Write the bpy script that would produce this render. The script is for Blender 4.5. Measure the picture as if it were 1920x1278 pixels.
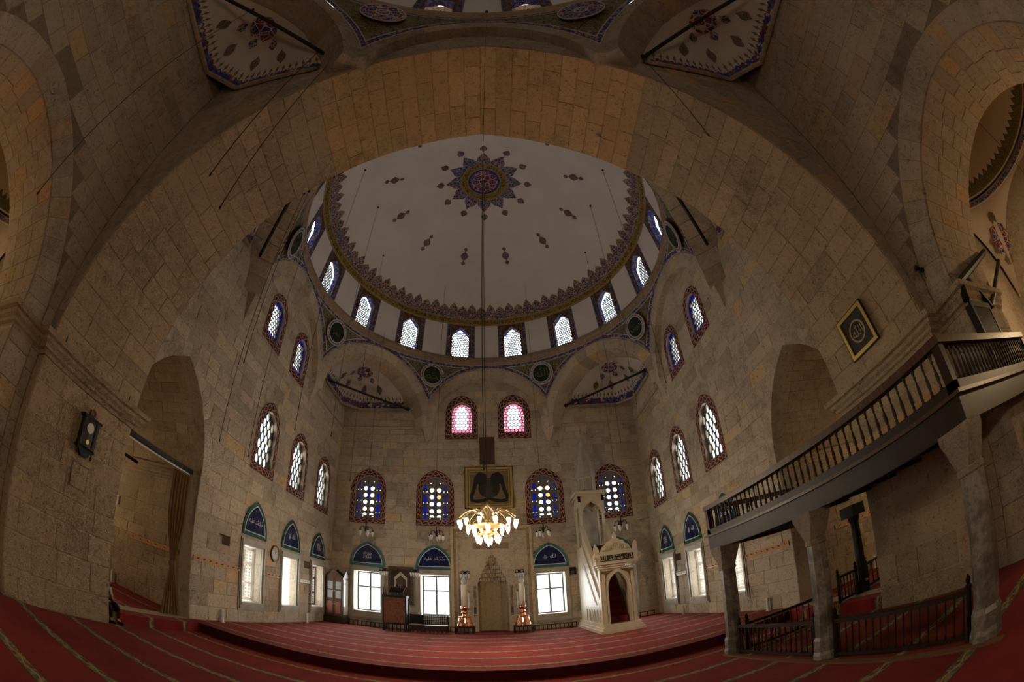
import bpy, bmesh, math, random
from math import sin, cos, tan, pi, sqrt, radians, atan2, hypot, ceil, floor as ifloor
from mathutils import Vector, Matrix
from mathutils.geometry import tessellate_polygon

for o in list(bpy.data.objects):
    bpy.data.objects.remove(o)
SC = bpy.context.scene
COL = SC.collection
random.seed(7)

# ------------------------------------------------------------------ camera
CAM = Vector((0.2004, 0.0, 1.9917))
PITCH, YAW, ROLL = 0.5884, 0.0605, -0.0527
_f = Vector((sin(YAW) * cos(PITCH), cos(YAW) * cos(PITCH), sin(PITCH)))
_r = Vector((cos(YAW), -sin(YAW), 0))
_u = _r.cross(_f)
_r2 = cos(ROLL) * _r + sin(ROLL) * _u
_u2 = -sin(ROLL) * _r + cos(ROLL) * _u
cam = bpy.data.cameras.new('camera')
cam.type = 'PANO'
cam.panorama_type = 'FISHEYE_EQUISOLID'
cam.sensor_fit = 'HORIZONTAL'
cam.sensor_width = 36.0
cam.sensor_height = 36.0 * 1278 / 1920
cam.fisheye_lens = 818.1077 / 1920 * 36.0
cam.fisheye_fov = 3.9
cam.clip_start = 0.01
cam_o = bpy.data.objects.new('camera', cam)
COL.objects.link(cam_o)
m = Matrix((( _r2.x, _u2.x, -_f.x, CAM.x), (_r2.y, _u2.y, -_f.y, CAM.y), (_r2.z, _u2.z, -_f.z, CAM.z), (0, 0, 0, 1)))
cam_o.matrix_world = m
SC.camera = cam_o

# ------------------------------------------------------------------ sky and exposure
wd = bpy.data.worlds.new('sky')
SC.world = wd
wd.use_nodes = True
wd.node_tree.nodes['Background'].inputs[0].default_value = (0.96, 0.98, 1.0, 1)
wd.node_tree.nodes['Background'].inputs[1].default_value = 3.0
SKY_L = 10.0            # radiance of the daylight standing in the clear lower windows
DAY = (1.0, 0.985, 0.96)
WARM = (1.0, 0.80, 0.56)
SC.view_settings.view_transform = 'Standard'
SC.view_settings.look = 'None'
SC.view_settings.exposure = 0.22
SC.view_settings.gamma = 1.0
SC.view_settings.use_curve_mapping = False

SC.cycles.max_bounces = 7
SC.cycles.diffuse_bounces = 3
SC.cycles.use_adaptive_sampling = True
SC.cycles.adaptive_threshold = 0.08
SC.cycles.adaptive_min_samples = 12
SC.cycles.glossy_bounces = 3
SC.cycles.transparent_max_bounces = 8
SC.cycles.caustics_reflective = False
SC.cycles.caustics_refractive = False

# ------------------------------------------------------------------ main measures (metres)
W = 7.5            # half width of the front bay
YW = 19.92         # mihrab wall
DC = 12.42         # front dome centre
FZ = 0.25          # raised floor of the front bay
WR = 7.3           # half width of the rear bay
RC = -4.05         # rear dome centre
Y0, Y1 = 3.25, 5.95  # near and far face of the great arch
PX = 7.0           # half distance of its piers
ASP, AAP = 4.45, 12.82  # springing and apex of the great arch

# ------------------------------------------------------------------ scene helpers
def tag(o, label=None, cat=None, group=None, kind=None):
    if label: o['label'] = label
    if cat: o['category'] = cat
    if group: o['group'] = group
    if kind: o['kind'] = kind
    return o

def thing(name, label, cat, loc=(0, 0, 0), rotz=0, group=None, kind=None):
    o = bpy.data.objects.new(name, None)
    o.empty_display_size = 0.2
    COL.objects.link(o)
    o.location = loc
    o.rotation_euler = (0, 0, rotz)
    return tag(o, label, cat, group, kind)

def inst(name, me, parent=None, mat4=None):
    o = bpy.data.objects.new(name, me)
    COL.objects.link(o)
    if parent is not None: o.parent = parent
    if mat4 is not None: o.matrix_local = mat4
    return o

class MB:
    """collects faces; build() links them as one mesh object"""
    def __init__(s):
        s.v, s.f, s.uv = [], [], []
    def add(s, vs, fs, uvs=None):
        n = len(s.v)
        s.v += [tuple(p) for p in vs]
        s.f += [tuple(i + n for i in f) for f in fs]
        if uvs is None:
            s.uv += [None] * len(fs)
        else:
            s.uv += [[uvs[i] for i in f] for f in fs]
        return s
    def box(s, x0, x1, y0, y1, z0, z1):
        vs = [(x, y, z) for x in (x0, x1) for y in (y0, y1) for z in (z0, z1)]
        return s.add(vs, [(0, 1, 3, 2), (4, 6, 7, 5), (0, 4, 5, 1), (2, 3, 7, 6), (0, 2, 6, 4), (1, 5, 7, 3)])
    def cbox(s, c, size, M=None):
        a, b, d = [k / 2 for k in size]
        vs = [Vector((x, y, z)) for x in (-a, a) for y in (-b, b) for z in (-d, d)]
        c = Vector(c)
        vs = [(M @ p if M else p) + c for p in vs]
        return s.add(vs, [(0, 1, 3, 2), (4, 6, 7, 5), (0, 4, 5, 1), (2, 3, 7, 6), (0, 2, 6, 4), (1, 5, 7, 3)])
    def tube(s, pts, r, n=8, cap=True):
        pts = [Vector(p) for p in pts]
        rs = r if isinstance(r, (list, tuple)) else [r] * len(pts)
        vs, fs = [], []
        up = None
        for i, p in enumerate(pts):
            d = (pts[min(i + 1, len(pts) - 1)] - pts[max(i - 1, 0)]).normalized()
            if up is None:
                up = Vector((0, 0, 1)) if abs(d.z) < .9 else Vector((1, 0, 0))
            a = d.cross(up).normalized()
            b = a.cross(d).normalized()
            up = b
            for k in range(n):
                t = 2 * pi * k / n
                vs.append(p + (a * cos(t) + b * sin(t)) * rs[i])
        for i in range(len(pts) - 1):
            for k in range(n):
                k2 = (k + 1) % n
                fs.append((i * n + k, i * n + k2, (i + 1) * n + k2, (i + 1) * n + k))
        if cap:
            fs.append(tuple(range(n))[::-1])
            fs.append(tuple((len(pts) - 1) * n + k for k in range(n)))
        return s.add(vs, fs)
    def lathe(s, prof, n=12, c=(0, 0, 0), rot=0.0):
        vs, fs = [], []
        for r, z in prof:
            for k in range(n):
                t = rot + 2 * pi * k / n
                vs.append((c[0] + r * cos(t), c[1] + r * sin(t), c[2] + z))
        for i in range(len(prof) - 1):
            for k in range(n):
                k2 = (k + 1) % n
                fs.append((i * n + k, i * n + k2, (i + 1) * n + k2, (i + 1) * n + k))
        fs.append(tuple(range(n))[::-1])
        fs.append(tuple((len(prof) - 1) * n + k for k in range(n)))
        return s.add(vs, fs)
    def prism(s, poly, a, b, f):
        """poly of 2D points, from depth a to depth b; f(u, d, w) -> 3D point"""
        n = len(poly)
        vs = [f(u, a, w) for u, w in poly] + [f(u, b, w) for u, w in poly]
        fs = [tuple(range(n)), tuple(range(2 * n - 1, n - 1, -1))]
        fs += [(i, (i + 1) % n + 0, (i + 1) % n + n, i + n)[::-1] for i in range(n)]
        return s.add(vs, fs)
    def plate(s, outer, holes, a, b, f):
        """plate with holes between depth a and b, with the holes' own side walls"""
        loops = [outer] + holes
        pts = [p for l in loops for p in l]
        tris = tessellate_polygon([[Vector((u, w, 0)) for u, w in l] for l in loops])
        n = len(pts)
        s.add([f(u, a, w) for u, w in pts], [tuple(t) for t in tris])
        if b is not None:
            s.add([f(u, b, w) for u, w in pts], [tuple(t)[::-1] for t in tris])
            i0 = 0
            for l in loops:
                k = len(l)
                vs = [f(u, a, w) for u, w in l] + [f(u, b, w) for u, w in l]
                s.add(vs, [(i, (i + 1) % k, (i + 1) % k + k, i + k) for i in range(k)])
        return s
    def grid(s, P, nu, nv, uvf=None):
        """P(i, j) -> point on an (nu+1) x (nv+1) grid"""
        vs = [P(i, j) for i in range(nu + 1) for j in range(nv + 1)]
        fs = [(i * (nv + 1) + j, (i + 1) * (nv + 1) + j, (i + 1) * (nv + 1) + j + 1, i * (nv + 1) + j + 1) for i in range(nu) for j in range(nv)]
        uv = [uvf(i, j) for i in range(nu + 1) for j in range(nv + 1)] if uvf else None
        return s.add(vs, fs, uv)
    def mesh(s, name, mat=None, smooth=False):
        me = bpy.data.meshes.new(name)
        me.from_pydata(s.v, [], s.f)
        if any(u is not None for u in s.uv):
            l = me.uv_layers.new(name='UVMap')
            i = 0
            for f, u in zip(s.f, s.uv):
                for k in range(len(f)):
                    if u is not None: l.data[i].uv = u[k]
                    i += 1
        if mat: me.materials.append(mat)
        if smooth:
            for p in me.polygons: p.use_smooth = True
        me.update()
        return me
    def build(s, name, mat, parent=None, off=None, smooth=False, fixn=True):
        if off is not None:
            off = Vector(off)
            s.v = [tuple(Vector(p) - off) for p in s.v]
        me = s.mesh(name, mat, smooth)
        if fixn:
            bm = bmesh.new(); bm.from_mesh(me)
            bmesh.ops.recalc_face_normals(bm, faces=bm.faces)
            bm.to_mesh(me); bm.free()
        o = bpy.data.objects.new(name, me)
        COL.objects.link(o)
        if parent is not None: o.parent = parent
        return o

def arch_pts(hw, zb, zs, za, n=8, cu=0.0):
    """closed outline of an opening with a two-centred arch (counter-clockwise)"""
    c = ((za - zs) ** 2 - hw * hw) / (2 * hw)
    R = hw + c
    right = []
    a1 = atan2(za - zs, c)
    for i in range(n + 1):
        t = a1 * i / n
        right.append((-c + R * cos(t), zs + R * sin(t)))
    right[-1] = (0.0, za)
    left = [(-u, w) for u, w in right[::-1][1:]]
    pts = [(-hw, zb), (hw, zb)] + right + left
    return [(u + cu, w) for u, w in pts]

def arch_curve(hw, zs, za, n=24):
    """open curve of the arch from the right springing over the apex to the left: (u, w, nu, nw) with the outward normal"""
    c = ((za - zs) ** 2 - hw * hw) / (2 * hw)
    R = hw + c
    a1 = atan2(za - zs, c)
    out = []
    for i in range(n + 1):
        t = a1 * i / n
        out.append((-c + R * cos(t), zs + R * sin(t), cos(t), sin(t)))
    return out + [(-u, w, -a, b) for u, w, a, b in out[::-1][1:]]

def clip_rect(poly, x0, x1, y0, y1):
    """part of a polygon inside an axis-parallel rectangle"""
    for ax, lim, sg in ((0, x0, 1), (0, x1, -1), (1, y0, 1), (1, y1, -1)):
        out = []
        for i in range(len(poly)):
            p, q = poly[i], poly[(i + 1) % len(poly)]
            dp, dq = sg * (p[ax] - lim), sg * (q[ax] - lim)
            if dp >= 0: out.append(p)
            if dp * dq < 0:
                t = dp / (dp - dq)
                out.append((p[0] + t * (q[0] - p[0]), p[1] + t * (q[1] - p[1])))
        poly = out
        if len(poly) < 3: return []
    return poly

def inside(poly, u, w):
    c = False
    for i in range(len(poly)):
        (x1, y1), (x2, y2) = poly[i], poly[i - 1]
        if (y1 > w) != (y2 > w) and u < (x2 - x1) * (w - y1) / (y2 - y1) + x1: c = not c
    return c

def circle(cu, cw, ru, rw=None, n=12, ph=0):
    rw = rw or ru
    return [(cu + ru * cos(2 * pi * i / n + ph), cw + rw * sin(2 * pi * i / n + ph)) for i in range(n)]
# ------------------------------------------------------------------ materials
class X:
    """a value socket with arithmetic"""
    def __init__(s, nt, k): s.nt, s.k = nt, k
    def _m(s, op, *a):
        n = s.nt.nodes.new('ShaderNodeMath'); n.operation = op
        for i, v in enumerate((s,) + a):
            if isinstance(v, X): s.nt.links.new(v.k, n.inputs[i])
            else: n.inputs[i].default_value = v
        return X(s.nt, n.outputs[0])
    def __add__(s, o): return s._m('ADD', o)
    def __sub__(s, o): return s._m('SUBTRACT', o)
    def __mul__(s, o): return s._m('MULTIPLY', o)
    def __truediv__(s, o): return s._m('DIVIDE', o)
    __radd__, __rmul__ = __add__, __mul__
    def fract(s): return s._m('FRACT')
    def abs(s): return s._m('ABSOLUTE')
    def sin(s): return s._m('SINE')
    def lt(s, o): return s._m('LESS_THAN', o)
    def gt(s, o): return s._m('GREATER_THAN', o)
    def max(s, o): return s._m('MAXIMUM', o)
    def min(s, o): return s._m('MINIMUM', o)

class Mat:
    def __init__(s, name, rough=0.8, metal=0.0, spec=0.3):
        s.m = bpy.data.materials.new(name); s.m.use_nodes = True
        s.nt = s.m.node_tree
        s.b = s.nt.nodes['Principled BSDF']
        s.out = s.nt.nodes['Material Output']
        s.b.inputs['Roughness'].default_value = rough
        s.b.inputs['Metallic'].default_value = metal
        s.b.inputs['Specular IOR Level'].default_value = spec
    def node(s, t, **kw):
        n = s.nt.nodes.new(t)
        for k, v in kw.items(): setattr(n, k, v)
        return n
    def link(s, a, b): s.nt.links.new(a.k if isinstance(a, X) else a, b)
    def coord(s, which='Object'):
        n = s.node('ShaderNodeTexCoord'); return n.outputs[which]
    def xyz(s, vec):
        n = s.node('ShaderNodeSeparateXYZ'); s.link(vec, n.inputs[0])
        return [X(s.nt, n.outputs[i]) for i in range(3)]
    def noise(s, scale, vec=None, detail=4, rough=.55):
        n = s.node('ShaderNodeTexNoise'); n.inputs['Scale'].default_value = scale
        n.inputs['Detail'].default_value = detail; n.inputs['Roughness'].default_value = rough
        if vec is not None: s.link(vec, n.inputs['Vector'])
        return X(s.nt, n.outputs[0])
    def voronoi(s, scale, vec=None, feature='F1'):
        n = s.node('ShaderNodeTexVoronoi', feature=feature); n.inputs['Scale'].default_value = scale
        if vec is not None: s.link(vec, n.inputs['Vector'])
        return n
    def ramp(s, fac, stops, interp='LINEAR'):
        n = s.node('ShaderNodeValToRGB'); n.color_ramp.interpolation = interp
        e = n.color_ramp.elements
        while len(e) < len(stops): e.new(0.5)
        for i, (p, c) in enumerate(stops): e[i].position = p; e[i].color = (*c, 1)
        s.link(fac, n.inputs[0]); return n.outputs[0]
    def mix(s, fac, a, b, mode='MIX'):
        n = s.node('ShaderNodeMix', data_type='RGBA', blend_type=mode)
        if isinstance(fac, (int, float)): n.inputs[0].default_value = fac
        else: s.link(fac, n.inputs[0])
        for i, c in ((6, a), (7, b)):
            if isinstance(c, tuple): n.inputs[i].default_value = (*c, 1)
            else: s.link(c, n.inputs[i])
        return n.outputs[2]
    def col(s, c):
        if isinstance(c, tuple): s.b.inputs['Base Color'].default_value = (*c, 1)
        else: s.link(c, s.b.inputs['Base Color'])
        return s
    def bump(s, h, strength=.3, dist=.02):
        n = s.node('ShaderNodeBump'); n.inputs['Strength'].default_value = strength; n.inputs['Distance'].default_value = dist
        s.link(h, n.inputs['Height']); s.link(n.outputs[0], s.b.inputs['Normal']); return s

def world_vec(M):
    """world-space coordinates, so that the grain runs on over neighbouring pieces"""
    n = M.node('ShaderNodeNewGeometry'); return n.outputs['Position']

def stone(name, stops, grain=1.0, rough=.9):
    M = Mat(name, rough, 0, .2)
    oi = M.node('ShaderNodeObjectInfo'); g = M.node('ShaderNodeNewGeometry')
    r = (X(M.nt, oi.outputs['Random']) + X(M.nt, g.outputs['Random Per Island']) * 7.13).fract()
    pos = g.outputs['Position']
    base = M.ramp(r, stops)
    big = M.noise(.55, pos, 1)
    mid = M.noise(4.5, pos, 3, .7)
    fine = M.noise(30, pos, 2, .7)
    f1 = big * .7 + mid * 1.0 + fine * .9 - .35
    c = M.mix(1.0, base, M.ramp(f1, [(.25, (.3, .3, .3)), (.95, (1.5, 1.45, 1.4))]), 'MULTIPLY')
    pit = M.noise(11, pos, 3, .85)
    c = M.mix(M.ramp(pit, [(.57, (0, 0, 0)), (.70, (.75, .75, .75))]), c, (.085, .065, .045))
    M.col(c)
    M.bump(mid * .7 + fine * .6, .9 * grain, .04)
    return M.m

def plain(name, c, rough=.7, metal=0, noise=.0, scale=10, spec=.3, bump=0):
    M = Mat(name, rough, metal, spec)
    if noise:
        n = M.noise(scale, world_vec(M), 4)
        M.col(M.mix(1.0, tuple(c), M.ramp(n, [(.25, (1 - noise,) * 3), (.75, (1 + noise,) * 3)]), 'MULTIPLY'))
        if bump: M.bump(n, bump, .02)
    else: M.col(tuple(c))
    return M.m

def emit(name, c, k):
    M = Mat(name); M.b.inputs['Base Color'].default_value = (*c, 1)
    M.b.inputs['Emission Color'].default_value = (*c, 1); M.b.inputs['Emission Strength'].default_value = k
    return M.m

def glass(name, c, gloss=.06):
    M = Mat(name)
    t = M.node('ShaderNodeBsdfTransparent'); t.inputs[0].default_value = (*c, 1)
    g = M.node('ShaderNodeBsdfGlossy'); g.inputs['Roughness'].default_value = .12
    x = M.node('ShaderNodeMixShader'); x.inputs[0].default_value = gloss
    M.link(t.outputs[0], x.inputs[1]); M.link(g.outputs[0], x.inputs[2]); M.link(x.outputs[0], M.out.inputs[0])
    return M.m

def wood(name, c, rough=.35, scale=3):
    M = Mat(name, rough, 0, .3)
    n = M.node('ShaderNodeMapping'); M.link(M.coord('Object'), n.inputs[0]); n.inputs['Scale'].default_value = (scale * 4, scale * 4, scale * .6)
    k = M.noise(2.5, n.outputs[0], 5, .6)
    M.col(M.ramp(k, [(.3, tuple(v * .55 for v in c)), (.7, tuple(v * 1.35 for v in c))]))
    M.bump(k, .15, .01)
    return M.m

def arabesque(name, ground, lines, spots, scale=6.0, line_w=.09, third=None):
    """dense painted scrollwork: ground colour, pale lines, coloured leaves"""
    M = Mat(name, .85, 0, .15)
    g = world_vec(M)
    v = M.voronoi(scale, g)
    e = M.voronoi(scale, g, 'DISTANCE_TO_EDGE')
    v2 = M.voronoi(scale * 2.3, g)
    cs = M.node('ShaderNodeSeparateColor'); M.link(v2.outputs['Color'], cs.inputs[0])
    rr = X(M.nt, cs.outputs[0])
    c = M.mix(rr.gt(.55), ground, spots)
    if third: c = M.mix(rr.gt(.8), c, third)
    ring = (X(M.nt, v.outputs['Distance']) * 9.0).sin().abs().lt(.22)
    c = M.mix(X(M.nt, e.outputs['Distance']).lt(line_w).max(ring * .9), c, lines)
    M.col(c)
    return M.m

S_WALL = [(0, (.265, .225, .168)), (.3, (.36, .305, .228)), (.6, (.31, .268, .208)), (.88, (.385, .33, .245)), (.955, (.40, .30, .165)), (1, (.24, .205, .158))]
m_stone = stone('wall_limestone', S_WALL)
m_stone_p = stone('pier_limestone', [(0, (.235, .185, .12)), (.4, (.30, .235, .152)), (.75, (.265, .205, .132)), (1, (.33, .255, .16))], 1.2)
m_stone_r = stone('rear_limestone', [(0, (.225, .19, .148)), (.4, (.285, .24, .187)), (.8, (.25, .212, .168)), (.94, (.31, .225, .13)), (1, (.215, .18, .138))], 1.1)
m_stone_y = stone('yellow_sandstone', [(0, (.33, .235, .118)), (.35, (.38, .27, .135)), (.7, (.34, .235, .122)), (1, (.42, .305, .155))])
m_mortar = stone('lime_mortar', [(0, (.28, .235, .178)), (1, (.29, .245, .185))], .6)
m_dark_mortar = stone('dark_mortar', [(0, (.13, .105, .08)), (1, (.135, .11, .085))], .6)
m_ledge = stone('brown_stone_ledge', [(0, (.20, .145, .10)), (1, (.25, .18, .125))], .7)
m_plaster = plain('white_plaster', (.62, .575, .535), .9, 0, .06, .7)
m_plaster_w = plain('warm_plaster', (.55, .47, .36), .9, 0, .06, .7)
m_marble = plain('grey_marble', (.36, .325, .26), .45, 0, .22, 2.2, .4, .1)
m_marble_w = plain('cream_marble', (.50, .41, .285), .45, 0, .12, 2.0, .4)
def _colmarble():
    M = Mat('veined_marble', .35, 0, .5)
    n = M.noise(2.2, world_vec(M), 8, .7)
    M.col(M.ramp(n, [(.35, (.075, .068, .058)), (.47, (.16, .145, .12)), (.53, (.30, .27, .22)), (.60, (.14, .125, .105)), (.75, (.24, .21, .17))]))
    return M.m
m_colmarble = _colmarble()
m_wood = wood('dark_walnut', (.026, .0105, .006), .5)
m_wood_m = wood('brown_oak', (.085, .038, .018), .4)
m_wood_o = wood('honey_pine', (.50, .26, .09), .5)
m_wood_b = wood('black_stained_wood', (.010, .007, .006), .55)
m_iron = plain('black_iron', (.012, .011, .010), .5, .3)
m_cable = plain('dark_cable', (.03, .026, .022), .6)
m_brass = plain('old_brass', (.45, .31, .10), .3, .9)
m_gold = plain('gilt', (.50, .34, .10), .4, .7)
m_copper = plain('polished_copper', (.90, .42, .24), .14, 1.0)
m_wax = plain('ivory_wax', (.78, .72, .55), .5)
m_white = plain('white_paint', (.78, .77, .74), .5)
m_black = plain('black_cloth', (.006, .006, .007), .9)
m_glass = glass('clear_glass', (.94, .97, .97))
m_glass_b = glass('blue_glass', (.022, .13, .95))
m_glass_p = glass('rose_glass', (.62, .33, .42))
m_glass_r = glass('red_glass', (.55, .03, .08))
m_glass_v = glass('violet_glass', (.055, .05, .19))
m_glass_y = glass('amber_glass', (.75, .42, .05))
m_glass_g = glass('green_glass', (.10, .45, .12))
m_glass_bd = glass('dim_blue_glass', (.022, .055, .30))
m_glass_vd = glass('dim_violet_glass', (.075, .07, .19))
m_glass_yd = glass('dim_amber_glass', (.22, .13, .035))
m_glass_gd = glass('dim_green_glass', (.03, .10, .05))
m_lead = plain('grey_stucco_tracery', (.085, .08, .075), .8)
m_tracery = plain('stained_stucco_tracery', (.17, .155, .14), .8)
m_tile = plain('cobalt_tile', (.010, .017, .075), .12, 0, .18, 3, .6)
m_tile_t = plain('turquoise_tile', (.045, .16, .155), .2, 0, .15, 5, .5)
m_tile_g = plain('green_tile', (.018, .085, .055), .2, 0, .15, 5, .5)
m_tile_w = plain('white_glaze', (.62, .64, .62), .25)
m_ink = plain('black_ink', (.018, .014, .011), .7)
m_parch = plain('brown_parchment', (.20, .135, .065), .7, 0, .15, 5)
m_ara = arabesque('blue_and_red_scrollwork', (.03, .04, .16), (.33, .29, .24), (.17, .035, .02), 7.5, .05, (.45, .26, .08))
m_ara_dome = arabesque('blue_scrollwork', (.032, .042, .16), (.32, .29, .27), (.045, .055, .18), 6.0, .05, (.40, .14, .05))
m_ara_red = arabesque('red_scrollwork', (.19, .025, .02), (.45, .38, .28), (.04, .055, .22), 4.0, .05)
m_ara_gold = arabesque('gold_and_green_band', (.17, .12, .03), (.30, .22, .07), (.05, .055, .018), 5.0, .04, (.18, .03, .02))
m_olive = arabesque('olive_lozenge', (.13, .105, .035), (.20, .17, .07), (.05, .05, .05), 14, .05)
m_brown_orn = arabesque('brown_lozenge', (.17, .11, .06), (.25, .19, .14), (.05, .05, .16), 16, .06)
m_med = plain('dark_green_disc', (.008, .016, .008), .7)
m_curtain = plain('ochre_curtain', (.21, .115, .045), .85, 0, .15, 3)
m_skin = plain('skin', (.50, .29, .19), .6)
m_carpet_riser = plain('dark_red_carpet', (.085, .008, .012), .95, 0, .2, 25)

def carpet(name, c):
    M = Mat(name, .95, 0, .1)
    p = world_vec(M); x, y, z = M.xyz(p)
    t = ((y - 2.32) / 1.28 + .5).fract() - .5
    band = (t * 1.28).abs().lt(.098)
    edge = ((t * 1.28).abs() - .098).abs().lt(.012)
    big, fine = M.noise(1.3, p, 3), M.noise(60, p, 3)
    red = M.mix(1.0, tuple(c), M.ramp(big * .5 + fine * .5, [(.3, (.65, .65, .65)), (.7, (1.3, 1.3, 1.3))]), 'MULTIPLY')
    v = M.voronoi(16, p); cs = M.node('ShaderNodeSeparateColor'); M.link(v.outputs['Color'], cs.inputs[0])
    k = X(M.nt, cs.outputs[0])
    pat = M.mix(k.gt(.45), (.11, .125, .065), (.26, .20, .095))
    pat = M.mix(k.gt(.78), pat, (.22, .04, .03))
    scr = ((x * 14.0).sin() * .03 + t * 1.28).abs().lt(.012)
    pat = M.mix(scr, pat, (.40, .31, .13))
    c2 = M.mix(band, red, pat)
    c2 = M.mix(edge, c2, (.06, .05, .03))
    M.col(c2); M.bump(fine, .4, .01)
    M.b.inputs['Sheen Weight'].default_value = .05; M.b.inputs['Sheen Roughness'].default_value = .45; M.b.inputs['Sheen Tint'].default_value = (1.0, .72, .55, 1)
    return M.m
m_carpet = carpet('red_striped_carpet', (.215, .020, .019))

def frame_pattern(name, ground, line):
    """interlaced pale strapwork; UV: u metres along the frame, v 0..1 across"""
    M = Mat(name, .85, 0, .15)
    u, v, _ = M.xyz(M.coord('UV'))
    w1 = (u * 11.0).sin() * .30 + .5
    w2 = (u * 11.0 + pi).sin() * .30 + .5
    ln = (v - w1).abs().lt(.075).max((v - w2).abs().lt(.075))
    rim = (v - .5).abs().gt(.45)
    c = M.mix(ln, ground, line)
    c = M.mix(rim, c, tuple(k * 1.15 for k in line))
    M.col(c); return M.m
m_frame_red = frame_pattern('dark_red_strapwork', (.115, .018, .016), (.36, .27, .21))

def pend_mat():
    """UV: u = distance from the arch edge, v = distance below the ring"""
    M = Mat('painted_pendentive', .85, 0, .15)
    u, v, _ = M.xyz(M.coord('UV'))
    p = world_vec(M)
    vo = M.voronoi(9, p); e = M.voronoi(9, p, 'DISTANCE_TO_EDGE')
    cs = M.node('ShaderNodeSeparateColor'); M.link(vo.outputs['Color'], cs.inputs[0])
    k = X(M.nt, cs.outputs[0])
    g = M.mix(k.gt(.5), (.095, .082, .040), (.15, .125, .065))
    g = M.mix(X(M.nt, e.outputs['Distance']).lt(.045), g, (.24, .21, .145))
    d = u.min(v)
    v2 = M.voronoi(15, p); c2 = M.node('ShaderNodeSeparateColor'); M.link(v2.outputs['Color'], c2.inputs[0])
    b = M.mix(X(M.nt, c2.outputs[0]).gt(.5), (.05, .055, .16), (.26, .22, .20))
    b = M.mix(X(M.nt, c2.outputs[0]).gt(.83), b, (.16, .045, .03))
    c = M.mix(d.lt(.17), g, b)
    c = M.mix((d - .17).abs().lt(.018).max(d.lt(.028)), c, (.42, .40, .38))
    M.col(c); return M.m
m_pend = pend_mat()

def drum_mat():
    """UV: u = metres from the window's axis, v = metres above its sill"""
    M = Mat('painted_drum', .85, 0, .15)
    u, v, _ = M.xyz(M.coord('UV')); a = u.abs()
    p = world_vec(M)
    vo = M.voronoi(13, p); cs = M.node('ShaderNodeSeparateColor'); M.link(vo.outputs['Color'], cs.inputs[0])
    k = X(M.nt, cs.outputs[0])
    blue = M.mix(k.gt(.5), (.035, .045, .17), (.15, .14, .20))
    blue = M.mix(k.gt(.82), blue, (.12, .05, .03))
    brown = M.mix(k.gt(.6), (.085, .045, .03), (.15, .09, .05))
    inner = a.lt(.58) * v.lt(1.98)
    outer = a.lt(.76) * v.lt(2.16)
    c = M.mix(outer, (.62, .575, .535), blue)
    c = M.mix(inner, c, brown)
    ln = ((a - .76).abs().lt(.02) * v.lt(2.18)).max((a - .58).abs().lt(.015) * v.lt(2.0)).max((v - 1.98).abs().lt(.015) * a.lt(.58))
    c = M.mix(ln, c, (.20, .13, .05))
    M.col(c); return M.m
m_drum = drum_mat()

def squinch_mat():
    """UV: u = metres along the foot, v = metres above the foot"""
    M = Mat('painted_squinch', .9, 0, .15)
    u, v, _ = M.xyz(M.coord('UV')); p = world_vec(M)
    vo = M.voronoi(10, p); cs = M.node('ShaderNodeSeparateColor'); M.link(vo.outputs['Color'], cs.inputs[0])
    k = X(M.nt, cs.outputs[0])
    b = M.mix(k.gt(.4), (.035, .045, .20), (.10, .11, .24))
    b = M.mix(k.gt(.7), b, (.20, .045, .03)); b = M.mix(k.gt(.87), b, (.42, .36, .30))
    f = (u / .21).fract() - .5
    stem = f.abs().lt(.07) * v.lt(.52)
    leaf = (f.abs() + (v - .42).abs() * 3.0).lt(.26)
    ton = M.noise(.8, p, 3)
    pl = M.ramp(ton, [(.3, (.44, .39, .33)), (.7, (.52, .47, .41))])
    c = M.mix(stem.max(leaf), pl, (.16, .12, .06))
    edge = (f.abs() * .16 + .24)
    c = M.mix(v.lt(edge), c, b)
    c = M.mix(v.lt(.035), c, (.30, .20, .06))
    M.col(c); return M.m
m_squinch = squinch_mat()
# ------------------------------------------------------------------ stone coursing
_unit = {}
def unit_block(mat):
    if mat.name not in _unit:
        # a dressed block: slightly worn, chamfered front face on +y
        e = .035
        vs = [(-.5, -.5, -.5), (.5, -.5, -.5), (.5, -.5, .5), (-.5, -.5, .5),
              (-.5, .32, -.5), (.5, .32, -.5), (.5, .32, .5), (-.5, .32, .5),
              (-.5 + e * .5, .5, -.5 + e), (.5 - e * .5, .5, -.5 + e), (.5 - e * .5, .5, .5 - e), (-.5 + e * .5, .5, .5 - e)]
        fs = [(0, 1, 2, 3), (8, 11, 10, 9)] + [(i, i + 4, (i + 1) % 4 + 4, (i + 1) % 4) for i in range(4)] + [(i + 4, i + 8, (i + 1) % 4 + 8, (i + 1) % 4 + 4) for i in range(4)]
        b = MB().add(vs, fs)
        me = b.mesh('stone_block', mat)
        bm = bmesh.new(); bm.from_mesh(me); bmesh.ops.recalc_face_normals(bm, faces=bm.faces); bm.to_mesh(me); bm.free()
        _unit[mat.name] = me
    return _unit[mat.name]

def lay(parent, mats4, mat, limit=300, name='stone_block'):
    """the nearest (largest in view) blocks as objects, the rest joined"""
    me = unit_block(mat)
    def key(M):
        d = (M.translation - CAM).length
        return -(M.col[0].length * M.col[2].length) / (d * d)
    mats4 = sorted(mats4, key=key)
    for M in mats4[:limit]:
        inst(name, me, parent, M)
    rest = mats4[limit:]
    if rest:
        b = MB()
        vs = [v.co.copy() for v in me.vertices]; fs = [tuple(p.vertices) for p in me.polygons]
        for M in rest: b.add([M @ v for v in vs], fs)
        o = b.build(name, mat, parent, fixn=False)
        o['kind'] = 'stuff'

def bmat(c, U, N, Z, w, t, h):
    M = Matrix.Identity(4)
    for i, (a, k) in enumerate(((U, w), (N, t), (Z, h))):
        for r in range(3): M[r][i] = a[r] * k
    for r in range(3): M[r][3] = c[r]
    return M

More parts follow.
